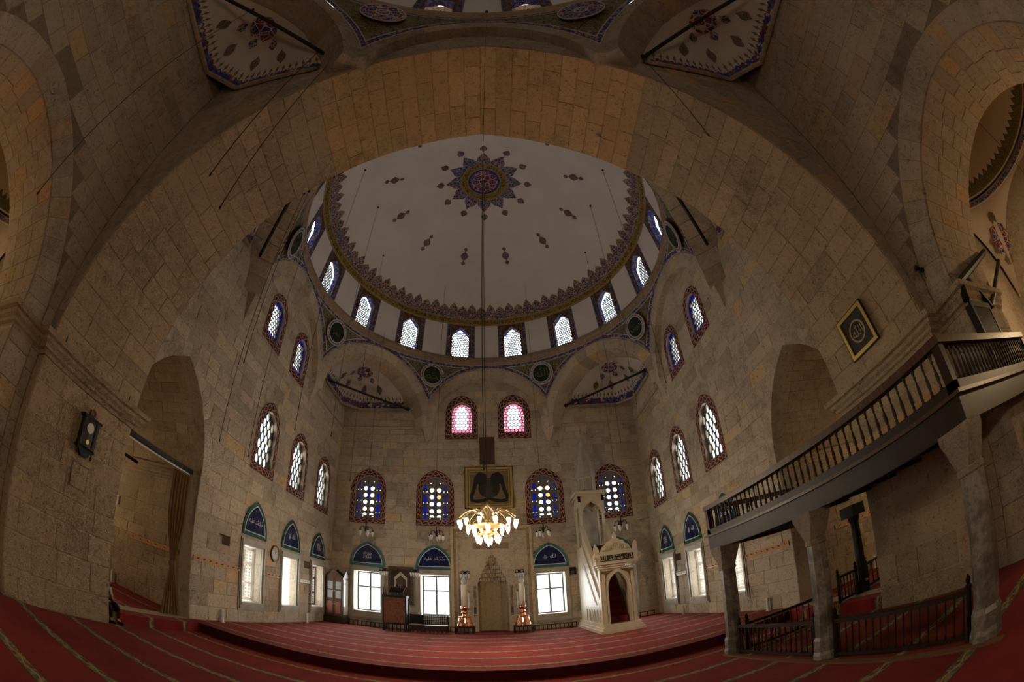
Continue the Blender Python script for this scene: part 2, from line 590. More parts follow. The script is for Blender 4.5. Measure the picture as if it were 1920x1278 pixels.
def course(O, U, N, u0, u1, z0, z1, holes=(), ch=.40, lmin=.5, lmax=1.15, gap=.010, proud=.012, seed=1, keep=None):
    rnd = random.Random(seed)
    O, U, N, Z = Vector(O), Vector(U), Vector(N), Vector((0, 0, 1))
    out = []
    z = z0
    while z < z1 - .08:
        h = ch * rnd.uniform(.85, 1.18)
        if z + h > z1 - .12: h = z1 - z
        seg = [(u0, u1)]
        for H in holes:
            p = clip_rect(H, -1e3, 1e3, z, z + h)
            if not p: continue
            a, b = min(q[0] for q in p), max(q[0] for q in p)
            ns = []
            for s, e in seg:
                if b <= s or a >= e: ns.append((s, e)); continue
                if a - s > .06: ns.append((s, a))
                if e - b > .06: ns.append((b, e))
            seg = ns
        for s, e in seg:
            u = s
            first = True
            while u < e - 1e-6:
                l = rnd.uniform(lmin, lmax)
                if first: l *= rnd.uniform(.45, 1.0); first = False
                if u + l > e - .28: l = e - u
                if not keep or keep(u + l / 2, z + h / 2):
                    pr = proud + rnd.uniform(-.006, .007)
                    t = .05 + pr
                    c = O + U * (u + l / 2) + N * (pr - t / 2) + Z * (z + h / 2)
                    out.append(bmat(c, U, N, Z, max(l - gap, .02), t, max(h - gap, .02)))
                u += l
        z += h
    return out

def wall_f(O, U, N):
    O, U, N = Vector(O), Vector(U), Vector(N)
    return lambda u, d, w: O + U * u + N * d + Vector((0, 0, w))

# ------------------------------------------------------------------ openings
def A4(hw, zb, zs, za): return (hw, zb, zs, za)
FRONT_UP = [(-5.8, 0), (-2.54, 1), (2.54, 2), (5.8, 3)]
SIDE_Y = [12.6, 15.4, 18.17]
UPW = A4(.66, 5.56, 6.95, 7.68)       # upper window light on the mihrab wall
UPF = A4(.90, 5.27, 6.95, 8.04)       # its painted frame
SUW = A4(.60, 5.62, 6.95, 7.62)
SUF = A4(.84, 5.33, 6.95, 7.99)
PKW = A4(.52, 9.93, 11.05, 11.60)
PKF = A4(.81, 9.60, 11.05, 12.02)
BLW = A4(.47, 9.92, 10.95, 11.42)
BLF = A4(.75, 9.61, 10.95, 11.74)
LOW_F = (.64, .97, 2.93)              # front lower windows: half width, sill, head
LOW_S = (.615, .94, 2.83)
def rect(cu, hw, z0, z1): return [(cu - hw, z0), (cu + hw, z0), (cu + hw, z1), (cu - hw, z1)]
def shrink(a, d): return (a[0] - d, a[1] + d, a[2], a[3] - d)

# wall frames: u runs along the wall
F_O, F_U, F_N = (0, YW, 0), (1, 0, 0), (0, -1, 0)
L_O, L_U, L_N = (-W, 0, 0), (0, 1, 0), (1, 0, 0)
R_O, R_U, R_N = (W, 0, 0), (0, 1, 0), (-1, 0, 0)
fF, fL, fR = wall_f(F_O, F_U, F_N), wall_f(L_O, L_U, L_N), wall_f(R_O, R_U, R_N)

PASS = (1.70, FZ, 4.25, 6.80)         # side passage arch
PASS_Y = 7.62
TOPZ = 14.02

# mihrab wall
holes = []
cover = []
for x, _ in FRONT_UP:
    holes.append(arch_pts(*UPW, cu=x)); cover.append(arch_pts(*shrink(UPF, .04), cu=x))
for x in (-1.3, 1.3):
    holes.append(arch_pts(*PKW, cu=x)); cover.append(arch_pts(*shrink(PKF, .04), cu=x))
FLOW_X = [-5.7, -2.57, 2.57, 5.7]
for x in FLOW_X:
    holes.append(rect(x, LOW_F[0], LOW_F[1], LOW_F[2])); cover.append(rect(x, .86, .62, 3.22))
    cover.append(arch_pts(.82, 3.2, 3.3, 4.34, cu=x))
holes.append(arch_pts(.66, FZ, 2.60, 3.95))
cover.append(rect(0, 1.80, FZ, 5.22))
b = MB(); b.plate([(-W - .4, 0), (W + .4, 0), (W + .4, TOPZ), (-W - .4, TOPZ)], holes, 0, None, fF)
for h in holes[:-1]:
    b.add([fF(u, 0, w) for u, w in h] + [fF(u, -.28, w) for u, w in h], [(i, (i + 1) % len(h), (i + 1) % len(h) + len(h), i + len(h)) for i in range(len(h))])
wall_front = b.build('wall_front', m_mortar, fixn=False)
tag(wall_front, 'tall ashlar qibla wall holding the mihrab and stained windows', 'wall', kind='structure')
def kf(x, z):
    if z < 11.2: return True
    return hypot(x, z - 10.12) < 3.0
lay(wall_front, course(F_O, F_U, F_N, -W, W, FZ, 13.0, cover, .40, .5, 1.15, seed=3, keep=kf), m_stone)

# side walls of the front bay
def side_wall(sg, O, U, N, f, name, label, seed):
    holes, cover = [], []
    for y in SIDE_Y:
        holes.append(arch_pts(*SUW, cu=y)); cover.append(arch_pts(*shrink(SUF, .04), cu=y))
        holes.append(rect(y, *LOW_S)); cover.append(rect(y, .82, .68, 3.10)); cover.append(arch_pts(.80, 3.18, 3.28, 4.34, cu=y))
    for y in (11.38, 13.84):
        holes.append(arch_pts(*BLW, cu=y)); cover.append(arch_pts(*shrink(BLF, .04), cu=y))
    holes.append(arch_pts(*PASS, n=12, cu=PASS_Y)); cover.append(rect(PASS_Y, PASS[0] + .01, PASS[1], PASS[2])); cover.append(arch_pts(PASS[0] + .33, PASS[2], PASS[2] + .001, PASS[3] + .37, n=12, cu=PASS_Y))
    for y in (10.88, 17.06):
        holes.append(rect(y, .30, 2.60, 2.90)); cover.append(rect(y, .31, 2.59, 2.91))
    b = MB(); b.plate([(Y1 - .3, -.1), (YW + .4, -.1), (YW + .4, TOPZ), (Y1 - .3, TOPZ)], holes, 0, None, f)
    for h in holes:
        d = -.42 if len(h) > 20 and h[0][1] < .5 else -.28
        b.add([f(u, 0, w) for u, w in h] + [f(u, d, w) for u, w in h], [(i, (i + 1) % len(h), (i + 1) % len(h) + len(h), i + len(h)) for i in range(len(h))])
    for y in (10.88, 17.06):   # back of the two small recesses
        b.add([f(y - .3, -.28, 2.6), f(y + .3, -.28, 2.6), f(y + .3, -.28, 2.9), f(y - .3, -.28, 2.9)], [(0, 1, 2, 3)])
    o = b.build(name, m_mortar, fixn=False)
    tag(o, label, 'wall', kind='structure')
    inn, out = arch_curve(PASS[0], PASS[2], PASS[3], 9), arch_curve(PASS[0] + .36, PASS[2], PASS[3] + .40, 9)
    for i in range(18):      # wedge stones round the passage arch
        poly = [(inn[i][0], inn[i][1]), (inn[i + 1][0], inn[i + 1][1]), (out[i + 1][0], out[i + 1][1]), (out[i][0], out[i][1])]
        cu, cw = sum(q[0] for q in poly) / 4, sum(q[1] for q in poly) / 4
        if PASS_Y + cu < Y1 + .05: continue
        MB().prism([(max(Y1, PASS_Y + cu + (u - cu) * .985), cw + (w - cw) * .985) for u, w in poly], -.05, .014, f).build('voussoir', m_stone, o)
    def kp(y, z):
        if z < 11.2: return True
        return hypot(y - DC, z - 10.12) < 3.0
    lay(o, course(O, U, N, Y1, YW, FZ, 13.0, cover, .42, .55, 1.25, seed=seed, keep=kp), m_stone)
    return o
wall_left = side_wall(-1, L_O, L_U, L_N, fL, 'wall_left', 'ashlar side wall with round clock and blue edged windows', 11)
wall_right = side_wall(1, R_O, R_U, R_N, fR, 'wall_right', 'ashlar side wall behind the wooden balcony and pulpit', 12)

# ------------------------------------------------------------------ domed bays
def octobay(cy, a, zs, zr, zl0, zl1, zdt, rdt, ztop, Rs, nm, sides, near):
    """eight arches on a ring, pendentives, drum and dome about (0, cy)"""
    hs = a * tan(pi / 8); ro, ri = 3.3 * a / 7.2, 2.74 * a / 7.2
    def side(k):
        th = k * pi / 4
        return Vector((sin(th), cos(th), 0)), Vector((cos(th), -sin(th), 0))
    C = Vector((0, cy, 0))
    # arches: a ring of wedge stones on each visible side
    words = {0: 'front middle', 1: 'front diagonal right', 7: 'front diagonal left', 2: 'right hand', 6: 'left hand', 3: 'rear diagonal right', 5: 'rear diagonal left'}
    nv = 15
    vm = {}
    for k in sides:
        n, t = side(k)
        dep = 1.15 if k % 2 else .40
        if nm == 'rear': dep = .95 if k % 2 else .32
        if dep not in vm:
            g = .0022
            a0, a1 = -pi / nv / 2 + g, pi / nv / 2 - g
            poly = [(r * sin(q), r * cos(q)) for r, q in ((ri, a0), (ri, 0), (ri, a1), (ro - .02, a1), (ro - .02, 0), (ro - .02, a0))]
            bb = MB().prism(poly, 0, dep, lambda u, d, w: Vector((u, d, w)))
            me = bb.mesh('voussoir', m_stone_r if nm == 'rear' else m_stone)
            bm = bmesh.new(); bm.from_mesh(me); bmesh.ops.recalc_face_normals(bm, faces=bm.faces); bm.to_mesh(me); bm.free()
            vm[dep] = me
        root = thing('dome_arch', 'stone %s arch carrying the %s dome' % (words[k], 'chandelier' if nm == 'front' else 'nearer'), 'arch', C + n * a + Vector((0, 0, zs)), -k * pi / 4, group='arches under the %s dome' % nm, kind='structure')
        for i in range(nv):
            q = -pi / 2 + (i + .5) * pi / nv
            if nm == 'rear' and i in (0, nv - 1): continue
            if nm == 'front' and k in (3, 5):     # stop where the great arch begins
                pc = root.matrix_basis @ (Matrix.Rotation(q, 4, 'Y') @ Vector((0, .55, ri)))
                pc = (C + n * a + Vector((0, 0, zs))) + t * (ri * sin(q)) + n * .0
                if pc.y < 6.25: continue
            inst('voussoir', vm[dep], root, Matrix.Rotation(q, 4, 'Y'))
        if nm == 'front' and k in (3, 5): continue
        core = MB()
        half = [((ri + .02) * cos(pi * i / 24), (ri + .02) * sin(pi * i / 24)) for i in range(25)]
        out = [(ro - .03) * 1.0 for i in range(25)]
        lo_ = 2 if nm == 'rear' else 0
        ang = lambda i: pi * (lo_ + i * (24 - 2 * lo_) / 24) / 24
        core.grid(lambda i, j: Vector((((ri + .015) if j == 0 else (ro - .03)) * cos(ang(i)), .012, ((ri + .015) if j == 0 else (ro - .03)) * sin(ang(i)))), 24, 1)
        core.grid(lambda i, j: Vector(((ri + .015) * cos(ang(i)), .012 if j == 0 else dep, (ri + .015) * sin(ang(i)))), 24, 1)
        core.build('mortar_bed', m_mortar, root, fixn=False)
    # corbels at the eight corners
    for k in (range(8) if nm == 'front' else ()):
        if nm == 'front' and k in (3, 4): continue
        th = (k + .5) * pi / 4
        v = Vector((sin(th), cos(th), 0)) * (a / cos(pi / 8))
        n1, t1 = side(k); n2, t2 = side(k + 1)
        e = .30
        wlim = (W if nm == 'front' else WR)
        # section at the springing: a wedge reaching back to the wall plane
        axis = n1 if k % 2 == 0 else n2
        tan_ = t1 if k % 2 == 0 else t2
        tv = v.dot(tan_)
        back = wlim + .02
        pts = [axis * back + tan_ * (tv - .34), axis * a + tan_ * (tv - .22), v - v.normalized() * .03, axis * a + tan_ * (tv + .22), axis * back + tan_ * (tv + .34)]
        if nm == 'rear' : back = 7.3
        top = [C + p + Vector((0, 0, zs + .95)) for p in pts]
        mid = [C + p + Vector((0, 0, zs + .02)) for p in pts]
        ctr = C + axis * back + tan_ * tv
        low = [ctr + (C + p - ctr) * .06 + Vector((0, 0, zs - .85)) for p in pts]
        bb = MB().add(top + mid + low, [(0, 1, 2, 3, 4)] + [(i, i + 1, i + 6, i + 5) for i in range(4)] + [(5 + i, 6 + i, 11 + i, 10 + i) for i in range(4)] + [(10, 11, 12, 13, 14)])
        o = bb.build('corbel', m_stone)
        tag(o, 'tapering stone corbel at corner %d of the %s dome ring' % (k + 1, nm), 'corbel', 'corbels under the %s dome' % nm, 'structure')
    # pendentives
    b = MB()
    nth, nz = 16, 8
    for k in range(8):
        if nm == 'front' and k in (3, 4): pass
        for half in (0, 1):
            n, t = side(k)
            s_ = 1 if half == 0 else -1
            def P(i, j, uv=False):
                ph = (pi / 8) * i / nth
                tt = a * tan(ph)
                zlo = zs + sqrt(max(ro * ro - tt * tt, 0))
                r0 = a / cos(ph)
                q = j / nz
                q2 = q
                z = zlo + (zr - zlo) * q
                r = r0 + (a - r0) * (1 - (1 - q) ** 1.6)
                th = k * pi / 4 + s_ * ph
                if uv:
                    return (hypot(tt, z - zs) - ro, (zr - z) * .95)
                return Vector((r * sin(th), cy + r * cos(th), z))
            b.grid(P, nth, nz, lambda i, j: P(i, j, True))
    o = b.build('pendentives_%s' % nm, m_pend, smooth=True, fixn=False)
    o.name = 'trim_%d' % (1 if nm == 'front' else 2)
    tag(o, 'olive painted pendentive zone with blue borders below the %s dome' % ('chandelier' if nm == 'front' else 'nearer'), 'painted plaster', kind='structure')
    # ledge
    prof = [(a + .02, zr), (a - .03, zr + .04), (a - .03, zl0), (a - .10, zl0 + .05), (a - .12, zl0 + .16), (a - .09, zl1 - .08), (a - .06, zl1), (a + .1, zl1)]
    N = 96
    b = MB().grid(lambda i, j: Vector((prof[j][0] * sin(2 * pi * i / N), cy + prof[j][0] * cos(2 * pi * i / N), prof[j][1])), N, len(prof) - 1)
    o = b.build('trim_%d' % (3 if nm == 'front' else 4), m_ledge, smooth=False, fixn=False)
    tag(o, 'brown stone ledge running round the foot of the %s drum' % nm, 'ledge', kind='structure')
    # drum with sixteen openings
    b = MB()
    hw, zsill, zspr, zap = .46, zl1 + .05, zl1 + 1.37, zl1 + 1.80
    n_c = 14
    H = zdt - zl1
    def rad(z): return a + .02 + (rdt - a - .02) * max(0, (z - zl1)) / H
    def wtop(u):
        if abs(u) >= hw: return None
        return zspr + (zap - zspr) * (1 - (abs(u) / hw) ** 1.25)
    step = 2 * pi / 16
    us = [-a * step / 2, -.95, -.76, -.6, -hw - .0001] + [-hw + 2 * hw * i / n_c for i in range(n_c + 1)] + [hw + .0001, .6, .76, .95, a * step / 2]
    for k in range(16):
        c0 = (k + .5) * step
        def pt(u, z, dr=0):
            th = c0 + u / a
            r = rad(z) + dr
            return Vector((r * sin(th), cy + r * cos(th), z))
        for i in range(len(us) - 1):
            u0, u1 = us[i], us[i + 1]
            solid = (abs(u0) > hw or abs(u1) > hw) and not (abs(u0) <= hw and abs(u1) <= hw)
            z00 = zl1 if solid else wtop(max(-hw + 1e-6, min(hw - 1e-6, u0)))
            z01 = zl1 if solid else wtop(max(-hw + 1e-6, min(hw - 1e-6, u1)))
            mz = 3
            vs, uv = [], []
            for (u, z0) in ((u0, z00), (u1, z01)):
                for j in range(mz + 1):
                    z = z0 + (zdt - z0) * j / mz
                    vs.append(pt(u, z)); uv.append((u, z - zl1))
            b.add(vs, [(j, j + 1, mz + 2 + j, mz + 1 + j) for j in range(mz)], uv)
            if not solid:   # arch reveal
                b.add([pt(u0, z00), pt(u1, z01), pt(u1, z01, .3), pt(u0, z00, .3)], [(0, 1, 2, 3)], [(.7, .3)] * 4)
                b.add([pt(u0, zl1, -.05), pt(u1, zl1, -.05), pt(u1, zl1, .3), pt(u0, zl1, .3)], [(0, 1, 2, 3)], [(.9, .3)] * 4)
        for sgn in (-1, 1):
            b.add([pt(sgn * hw, zl1), pt(sgn * hw, zspr), pt(sgn * hw, zspr, .3), pt(sgn * hw, zl1, .3)], [(0, 1, 2, 3)], [(.7, .3)] * 4)
    o = b.build('wall_drum_%s' % nm, m_drum, fixn=False)
    tag(o, 'white %s drum with blue painted window surrounds' % ('chandelier dome' if nm == 'front' else 'nearer dome'), 'drum', kind='structure')
    # dome
    zc = ztop - Rs
    p0 = math.asin((rdt + .02) / Rs)
    M_ = 28
    b = MB().grid(lambda i, j: Vector((Rs * sin(p0 * j / M_) * sin(2 * pi * i / N), cy + Rs * sin(p0 * j / M_) * cos(2 * pi * i / N), zc + Rs * cos(p0 * j / M_))), N, M_)
    # plaster lip between dome foot and drum head
    zf = zc + Rs * cos(p0)
    b.grid(lambda i, j: Vector(((rdt + .02 if j == 0 else rdt) * sin(2 * pi * i / N), cy + (rdt + .02 if j == 0 else rdt) * cos(2 * pi * i / N), zf if j == 0 else zdt)), N, 1)
    dome = b.build('ceiling_dome_%s' % nm, m_plaster, smooth=True, fixn=False)
    tag(dome, 'shallow white plaster dome with twelve pointed painted rosette' if nm == 'front' else 'white plaster dome over the nearer bay', 'dome', kind='structure')
    # unseen roof slab added behind the pendentives to keep sky light out
    lim = W + .5
    y0, y1 = (Y1 - .4, YW + .5) if nm == 'front' else (RC - 7.8, Y0 + .1)
    outer = [(-lim, y0), (lim, y0), (lim, y1), (-lim, y1)]
    hole = [((a - .01) * sin(2 * pi * i / 64), max(y0 + .02, min(y1 - .02, cy + (a - .01) * cos(2 * pi * i / 64)))) for i in range(64)]
    b = MB().plate(outer, [hole], zl1 - .03, None, lambda u, d, w: Vector((u, w, d)))
    o = b.build('roof_%s' % nm, m_plaster, fixn=False)
    tag(o, 'flat roof slab hidden around the %s drum' % nm, 'roof', kind='structure')
    return dome

dome_front = octobay(DC, 7.2, 10.12, 13.60, 13.66, 14.03, 16.10, 6.97, 19.65, 8.5, 'front', (0, 1, 2, 3, 5, 6, 7), True)
dome_rear = octobay(RC, 7.0, 11.15, 15.05, 15.12, 15.55, 17.70, 6.77, 21.2, 8.3, 'rear', (0, 1, 7), False)

# squinch vaults in the corners
def squinch(sx, sy, cx, cy, d, zb, zt, label, deep=.0):
    """corner vault; (cx, cy) the corner, opening towards (-sx, -sy)"""
    ins = .06
    ch = .85
    P2 = [(cx - sx * ins, cy - sy * d), (cx - sx * ins, cy - sy * ch), (cx - sx * ch, cy - sy * ins), (cx - sx * d, cy - sy * ins)]
    path, L = [], 0
    for i in range(3):
        a, b_ = Vector((*P2[i], 0)), Vector((*P2[i + 1], 0))
        n = (12, 5, 12)[i]
        for k in range(n + (1 if i == 2 else 0)):
            p = a.lerp(b_, k / n)
            path.append((p, L + (b_ - a).length * k / n))
        L += (b_ - a).length
    Mx = (Vector((*P2[0], 0)) + Vector((*P2[3], 0))) / 2
    h = zt - zb
    nv = 10
    def P(i, j):
        t = pi / 2 * j / nv
        p = Mx + (path[i][0] - Mx) * cos(t)
        return Vector((p.x, p.y, zb + h * sin(t)))
    def uv(i, j):
        t = pi / 2 * j / nv
        return (path[i][1], t * (h + .6) * .58)
    b = MB().grid(P, len(path) - 1, nv, uv)
    o = b.build('ceiling_squinch', m_squinch, smooth=True, fixn=False)
    tag(o, label, 'squinch vault', 'painted corner vaults', 'structure')
    # thin stone lip under its foot
    lp = MB()
    pp = [q[0] for q in path]
    for i in range(len(pp) - 1):
        a, b_ = pp[i], pp[i + 1]
        ia, ib = a + (Mx - a).normalized() * .09, b_ + (Mx - b_).normalized() * .09
        lp.add([Vector((q.x, q.y, z)) for q in (a, b_, ib, ia) for z in (zb - .10, zb)], [(0, 2, 4, 6), (1, 3, 5, 7), (4, 5, 7, 6)])
    lp.build('foot_moulding', m_stone_r, o)
    # painted ornaments
    def orn(s0, t0, ru, rt, mat, name, shape):
        bb = MB(); pts = []
        for u, w in shape:
            fi = s0 * (len(path) - 1) + u * ru
            fi = max(0, min(len(path) - 1.001, fi)); i = int(fi); fr = fi - i
            p = path[i][0].lerp(path[i + 1][0], fr)
            t = pi / 2 * max(0.02, min(.985, t0 + w * rt))
            q = Mx + (p - Mx) * (cos(t) * .985)
            pts.append(Vector((q.x, q.y, zb + h * sin(t) * .985)))
        c = sum(pts, Vector()) / len(pts)
        bb.add(pts + [c], [(k, (k + 1) % len(pts), len(pts)) for k in range(len(pts))])
        bb.build(name, mat, o)
    loz = [(r * cos(2 * pi * k / 16), r * sin(2 * pi * k / 16)) for k in range(16) for r in ((1 + .35 * (k % 8 == 4) + .15 * (k % 2)),)]
    lz = [(0, -1.25), (.45, -.75), (.8, -.4), (.9, 0), (.8, .4), (.45, .75), (0, 1.25), (-.45, .75), (-.8, .4), (-.9, 0), (-.8, -.4), (-.45, -.75)]
    for s0 in (.22, .40, .60, .78):
        orn(s0, .40, 1.0, .085, m_olive if s0 in (.22, .78) else m_brown_orn, 'painted_lozenge', lz)
    for s0 in (.30, .5, .70):
        orn(s0, .60, 1.2, .06, m_ara_dome, 'painted_star', lz)
    top = [(0.5 * cos(pi * 2 * k / 20) , sin(pi * 2 * k / 20)) for k in range(20)]
    orn(.5, .80, 14, .14, m_ara_red, 'painted_rosette', top)
    return o
dF = 3.25
squinch(-1, 1, -W, YW, dF, 11.25, 12.86, 'white painted corner vault at the far left with iron tie')
squinch(1, 1, W, YW, dF, 11.25, 12.86, 'white painted corner vault at the far right above the pulpit')
squinch(-1, -1, -W, DC - W, dF, 11.25, 12.86, 'corner vault half hidden behind the great arch, left')
squinch(1, -1, W, DC - W, dF, 11.25, 12.86, 'corner vault half hidden behind the great arch, right')
squinch(-1, 1, -WR, Y0, 3.35, 12.2, 13.75, 'large white painted corner vault at the upper left of the picture')
squinch(1, 1, WR, Y0, 3.35, 12.2, 13.75, 'large white painted corner vault at the upper right of the picture')

# iron ties across the squinches
def tie(p, q, label):
    p, q = Vector(p), Vector(q)
    d = (q - p).normalized()
    o = thing('tie_beam', label, 'tie beam', p, group='iron ties across the corner vaults')
    MB().tube([Vector(), q - p], .055, 8).build('rod', m_iron, o)
    b = MB()
    for e in (d * .08, (q - p) - d * .08): b.tube([e - d * .05, e + d * .05], .095, 8)
    b.build('end_collar', m_iron, o)
tie((-W + .02, YW - 3.05, 11.33), (-W + 3.5, YW - .02, 11.23), 'black iron tie across the far left corner vault')
tie((W - .02, YW - 3.0, 11.55), (W - 3.6, YW - .02, 11.26), 'black iron tie across the far right corner vault')
tie((-W + .02, 8.95, 11.3), (-W + 3.4, 5.3, 11.3), 'black iron tie vanishing behind the great arch on the left')
tie((W - .02, 8.95, 11.4), (W - 3.4, 5.3, 11.4), 'black iron tie vanishing behind the great arch on the right')
tie((-WR + .02, -.45, 12.55), (-3.70, Y0 - .03, 12.75), 'thick black iron tie across the upper left corner vault')
tie((WR - .02, -.45, 12.45), (4.0, Y0 - .03, 12.55), 'thick black iron tie across the upper right corner vault')
# cornice strips in the two far corners
for sg in (-1, 1):
    b = MB()
    b.box(min(sg * W, sg * 3.7), max(sg * W, sg * 3.7), YW - .07, YW + .02, 10.14, 10.24)
    b.box(min(sg * W, sg * (W - .07)), max(sg * W, sg * (W - .07)), YW - 3.9, YW, 10.14, 10.24)
    o = b.build('trim_%d' % (6 + sg), m_stone)
    tag(o, 'thin stone string course in the far %s corner' % ('left' if sg < 0 else 'right'), 'moulding', kind='structure')
# ------------------------------------------------------------------ great arch between the bays
AC = arch_curve(PX, ASP, AAP, 48)
def sweep(path, prof, name, mat, label):
    """moulding along an open plan path; prof = (out to the left of travel, z)"""
    n = len(path); rows = []
    for i in range(n):
        p = Vector((*path[i], 0))
        d0 = (p - Vector((*path[i - 1], 0))).normalized() if i else None
        d1 = (Vector((*path[i + 1], 0)) - p).normalized() if i < n - 1 else None
        n0 = Vector((-d0.y, d0.x, 0)) if d0 else None
        n1 = Vector((-d1.y, d1.x, 0)) if d1 else None
        if n0 is None: m_ = n1
        elif n1 is None: m_ = n0
        else:
            m_ = (n0 + n1); m_ = m_ / max(.3, m_.dot(n0))
        rows.append([p + m_ * o_ + Vector((0, 0, z)) for o_, z in prof])
    b = MB().grid(lambda i, j: rows[i][j], n - 1, len(prof) - 1)
    b.add(rows[0], [tuple(range(len(prof)))]); b.add(rows[-1], [tuple(range(len(prof)))])
    o = b.build(name, mat, fixn=False)
    return tag(o, label, 'cornice', kind='structure')

def great_arch():
    soffit = MB()
    soffit.grid(lambda i, j: Vector((AC[i][0] + AC[i][2] * .012, (Y0, Y1)[j], AC[i][1] + AC[i][3] * .012)), len(AC) - 1, 1)
    hole = [(u, w) for u, w, *_ in AC]
    nf = wall_f((0, Y0, 0), (1, 0, 0), (0, -1, 0))
    soffit.plate([(-WR - .5, ASP), (-PX, ASP)] + [(u, w) for u, w in hole[::-1]] + [(PX, ASP), (WR + .5, ASP), (WR + .5, 15.6), (-WR - .5, 15.6)], [], 0, None, nf)
    ff = wall_f((0, Y1, 0), (1, 0, 0), (0, 1, 0))
    soffit.plate([(-W - .3, ASP), (-PX, ASP)] + [(u, w) for u, w in hole[::-1]] + [(PX, ASP), (W + .3, ASP), (W + .3, 14.1), (-W - .3, 14.1)], [], 0, None, ff)
    o = soffit.build('wall_great_arch', m_mortar, fixn=False)
    tag(o, 'wide pointed stone arch spanning the hall before the dome', 'arch', kind='structure')
    rnd = random.Random(5)
    ms = {'y': [], 'p': []}
    # soffit stones, from each springing to the apex
    segs = []
    L = [0]
    half = AC[:49]
    for i in range(48): L.append(L[-1] + hypot(half[i + 1][0] - half[i][0], half[i + 1][1] - half[i][1]))
    def at(s):
        for i in range(48):
            if L[i + 1] >= s - 1e-9:
                k = (s - L[i]) / (L[i + 1] - L[i]); a, c = half[i], half[i + 1]
                return [a[q] + (c[q] - a[q]) * k for q in range(4)]
        return list(half[-1])
    nC = 29
    for sg in (-1, 1):
        for c in range(nC):
            s0, s1 = L[-1] * c / nC, L[-1] * (c + 1) / nC
            A, B = at(s0), at(s1)
            mid = at((s0 + s1) / 2)
            pu = Vector((sg * (A[0] + B[0]) / 2, 0, (A[1] + B[1]) / 2))
            T = Vector((sg * (B[0] - A[0]), 0, B[1] - A[1])); ln = T.length; T.normalize()
            Nn = Vector((-sg * mid[2], 0, -mid[3]))   # towards the opening
            y = Y0
            first = True
            while y < Y1 - 1e-6:
                l = rnd.uniform(.65, 1.3)
                if first: l *= rnd.uniform(.5, 1); first = False
                if y + l > Y1 - .3: l = Y1 - y
                pr = .010 + rnd.uniform(-.005, .006); t = .06 + pr
                cc = pu + Vector((0, y + l / 2, 0)) + Nn * (pr - t / 2)
                Uy = Vector((0, 1, 0))
                yel = c > 18.9 + rnd.uniform(-1.0, 1.0)
                ms['y' if yel else 'p'].append(bmat(cc, Uy, Nn, T, l - .006, t, ln - .006))
                y += l
    lay(o, ms['y'], m_stone_y, 160); lay(o, ms['p'], m_stone_p, 160)
    # near face: a ring of wedge stones and spandrel courses
    inner, outer = AC, arch_curve(PX + .02, ASP, AAP, 48)
    n = len(AC) - 1
    b = None
    ring = .62
    k = 0
    i = 0
    while i < n:
        j = min(n, i + 2)
        poly = []
        g = .006
        pa = [(AC[q][0], AC[q][1], AC[q][2], AC[q][3]) for q in range(i, j + 1)]
        poly = [(p[0] + p[2] * .004, p[1] + p[3] * .004) for p in pa] + [(p[0] + p[2] * ring, p[1] + p[3] * ring) for p in pa[::-1]]
        poly = [(max(-WR, min(WR, u)), w) for u, w in poly]
        cx_ = sum(p[0] for p in poly) / len(poly); cz_ = sum(p[1] for p in poly) / len(poly)
        poly = [(cx_ + (u - cx_) * .985, cz_ + (w - cz_) * .985) for u, w in poly]
        if max(p[0] for p in poly) - min(p[0] for p in poly) > .12:
            MB().prism(poly, -.03, .02, nf).build('voussoir', m_stone_r, o)
        i = j
    hole2 = [(u + a * (ring + .01), w + c * (ring + .01)) for u, w, a, c in AC]
    cov = [(-PX - ring, ASP - 5), (PX + ring, ASP - 5)] + hole2
    lay(o, course((0, Y0, 0), (1, 0, 0), (0, -1, 0), -WR, WR, ASP, 14.9, [cov], .42, .5, 1.1, seed=21), m_stone_r, 120)
    return o
arch_o = great_arch()

# piers under the great arch
PROF = [(-.02, 4.06), (.04, 4.08), (.06, 4.14), (.12, 4.17), (.13, 4.22), (.19, 4.27), (.20, 4.33), (.27, 4.36), (.28, 4.45), (-.02, 4.47)]
for sg in (-1, 1):
    O = (sg * PX, 0, 0)
    f = wall_f(O, (0, 1, 0), (-sg, 0, 0))
    b = MB()
    b.box(min(sg * PX, sg * (PX + .9)), max(sg * PX, sg * (PX + .9)), Y0 + .0, Y1, -.1, ASP + .02)
    o = b.build('pillar_%s' % ('left' if sg < 0 else 'right'), m_mortar)
    tag(o, 'massive stone pier of the great arch %s' % ('with the pendulum clock' if sg < 0 else 'behind the balcony columns'), 'pier', kind='structure')
    ms = course(O, (0, 1, 0), (-sg, 0, 0), Y0, Y1, 0, 4.06, (), .52, .55, 1.1, seed=31 + sg)
    ms += course((0, Y0, 0), (1, 0, 0), (0, -1, 0), min(sg * PX, sg * WR), max(sg * PX, sg * WR), 0, 4.06, (), .52, .3, .6, seed=35 + sg)
    ms += course((0, Y1, 0), (-1, 0, 0), (0, 1, 0), min(-sg * PX, -sg * (W + .3)), max(-sg * PX, -sg * (W + .3)), 0, 4.06, (), .52, .4, .8, seed=38 + sg)
    lay(o, ms, m_stone_p)
    path = [(sg * (PX + .55), Y1), (sg * PX, Y1), (sg * PX, Y0), (sg * WR, Y0), (sg * WR, 2.5), (sg * (WR + 2.4), 2.5)]
    pr = PROF if sg < 0 else [(-a, z) for a, z in PROF]
    # travelling towards the camera the room lies to the left on the left-hand pier
    sweep(path, [(-a if sg > 0 else a, z) for a, z in PROF] if False else ([(a, z) for a, z in PROF] if sg < 0 else [(-a, z) for a, z in PROF]), 'trim_%d' % (11 + sg), m_stone_p, 'moulded stone cornice on the %s pier' % ('left' if sg < 0 else 'right'))

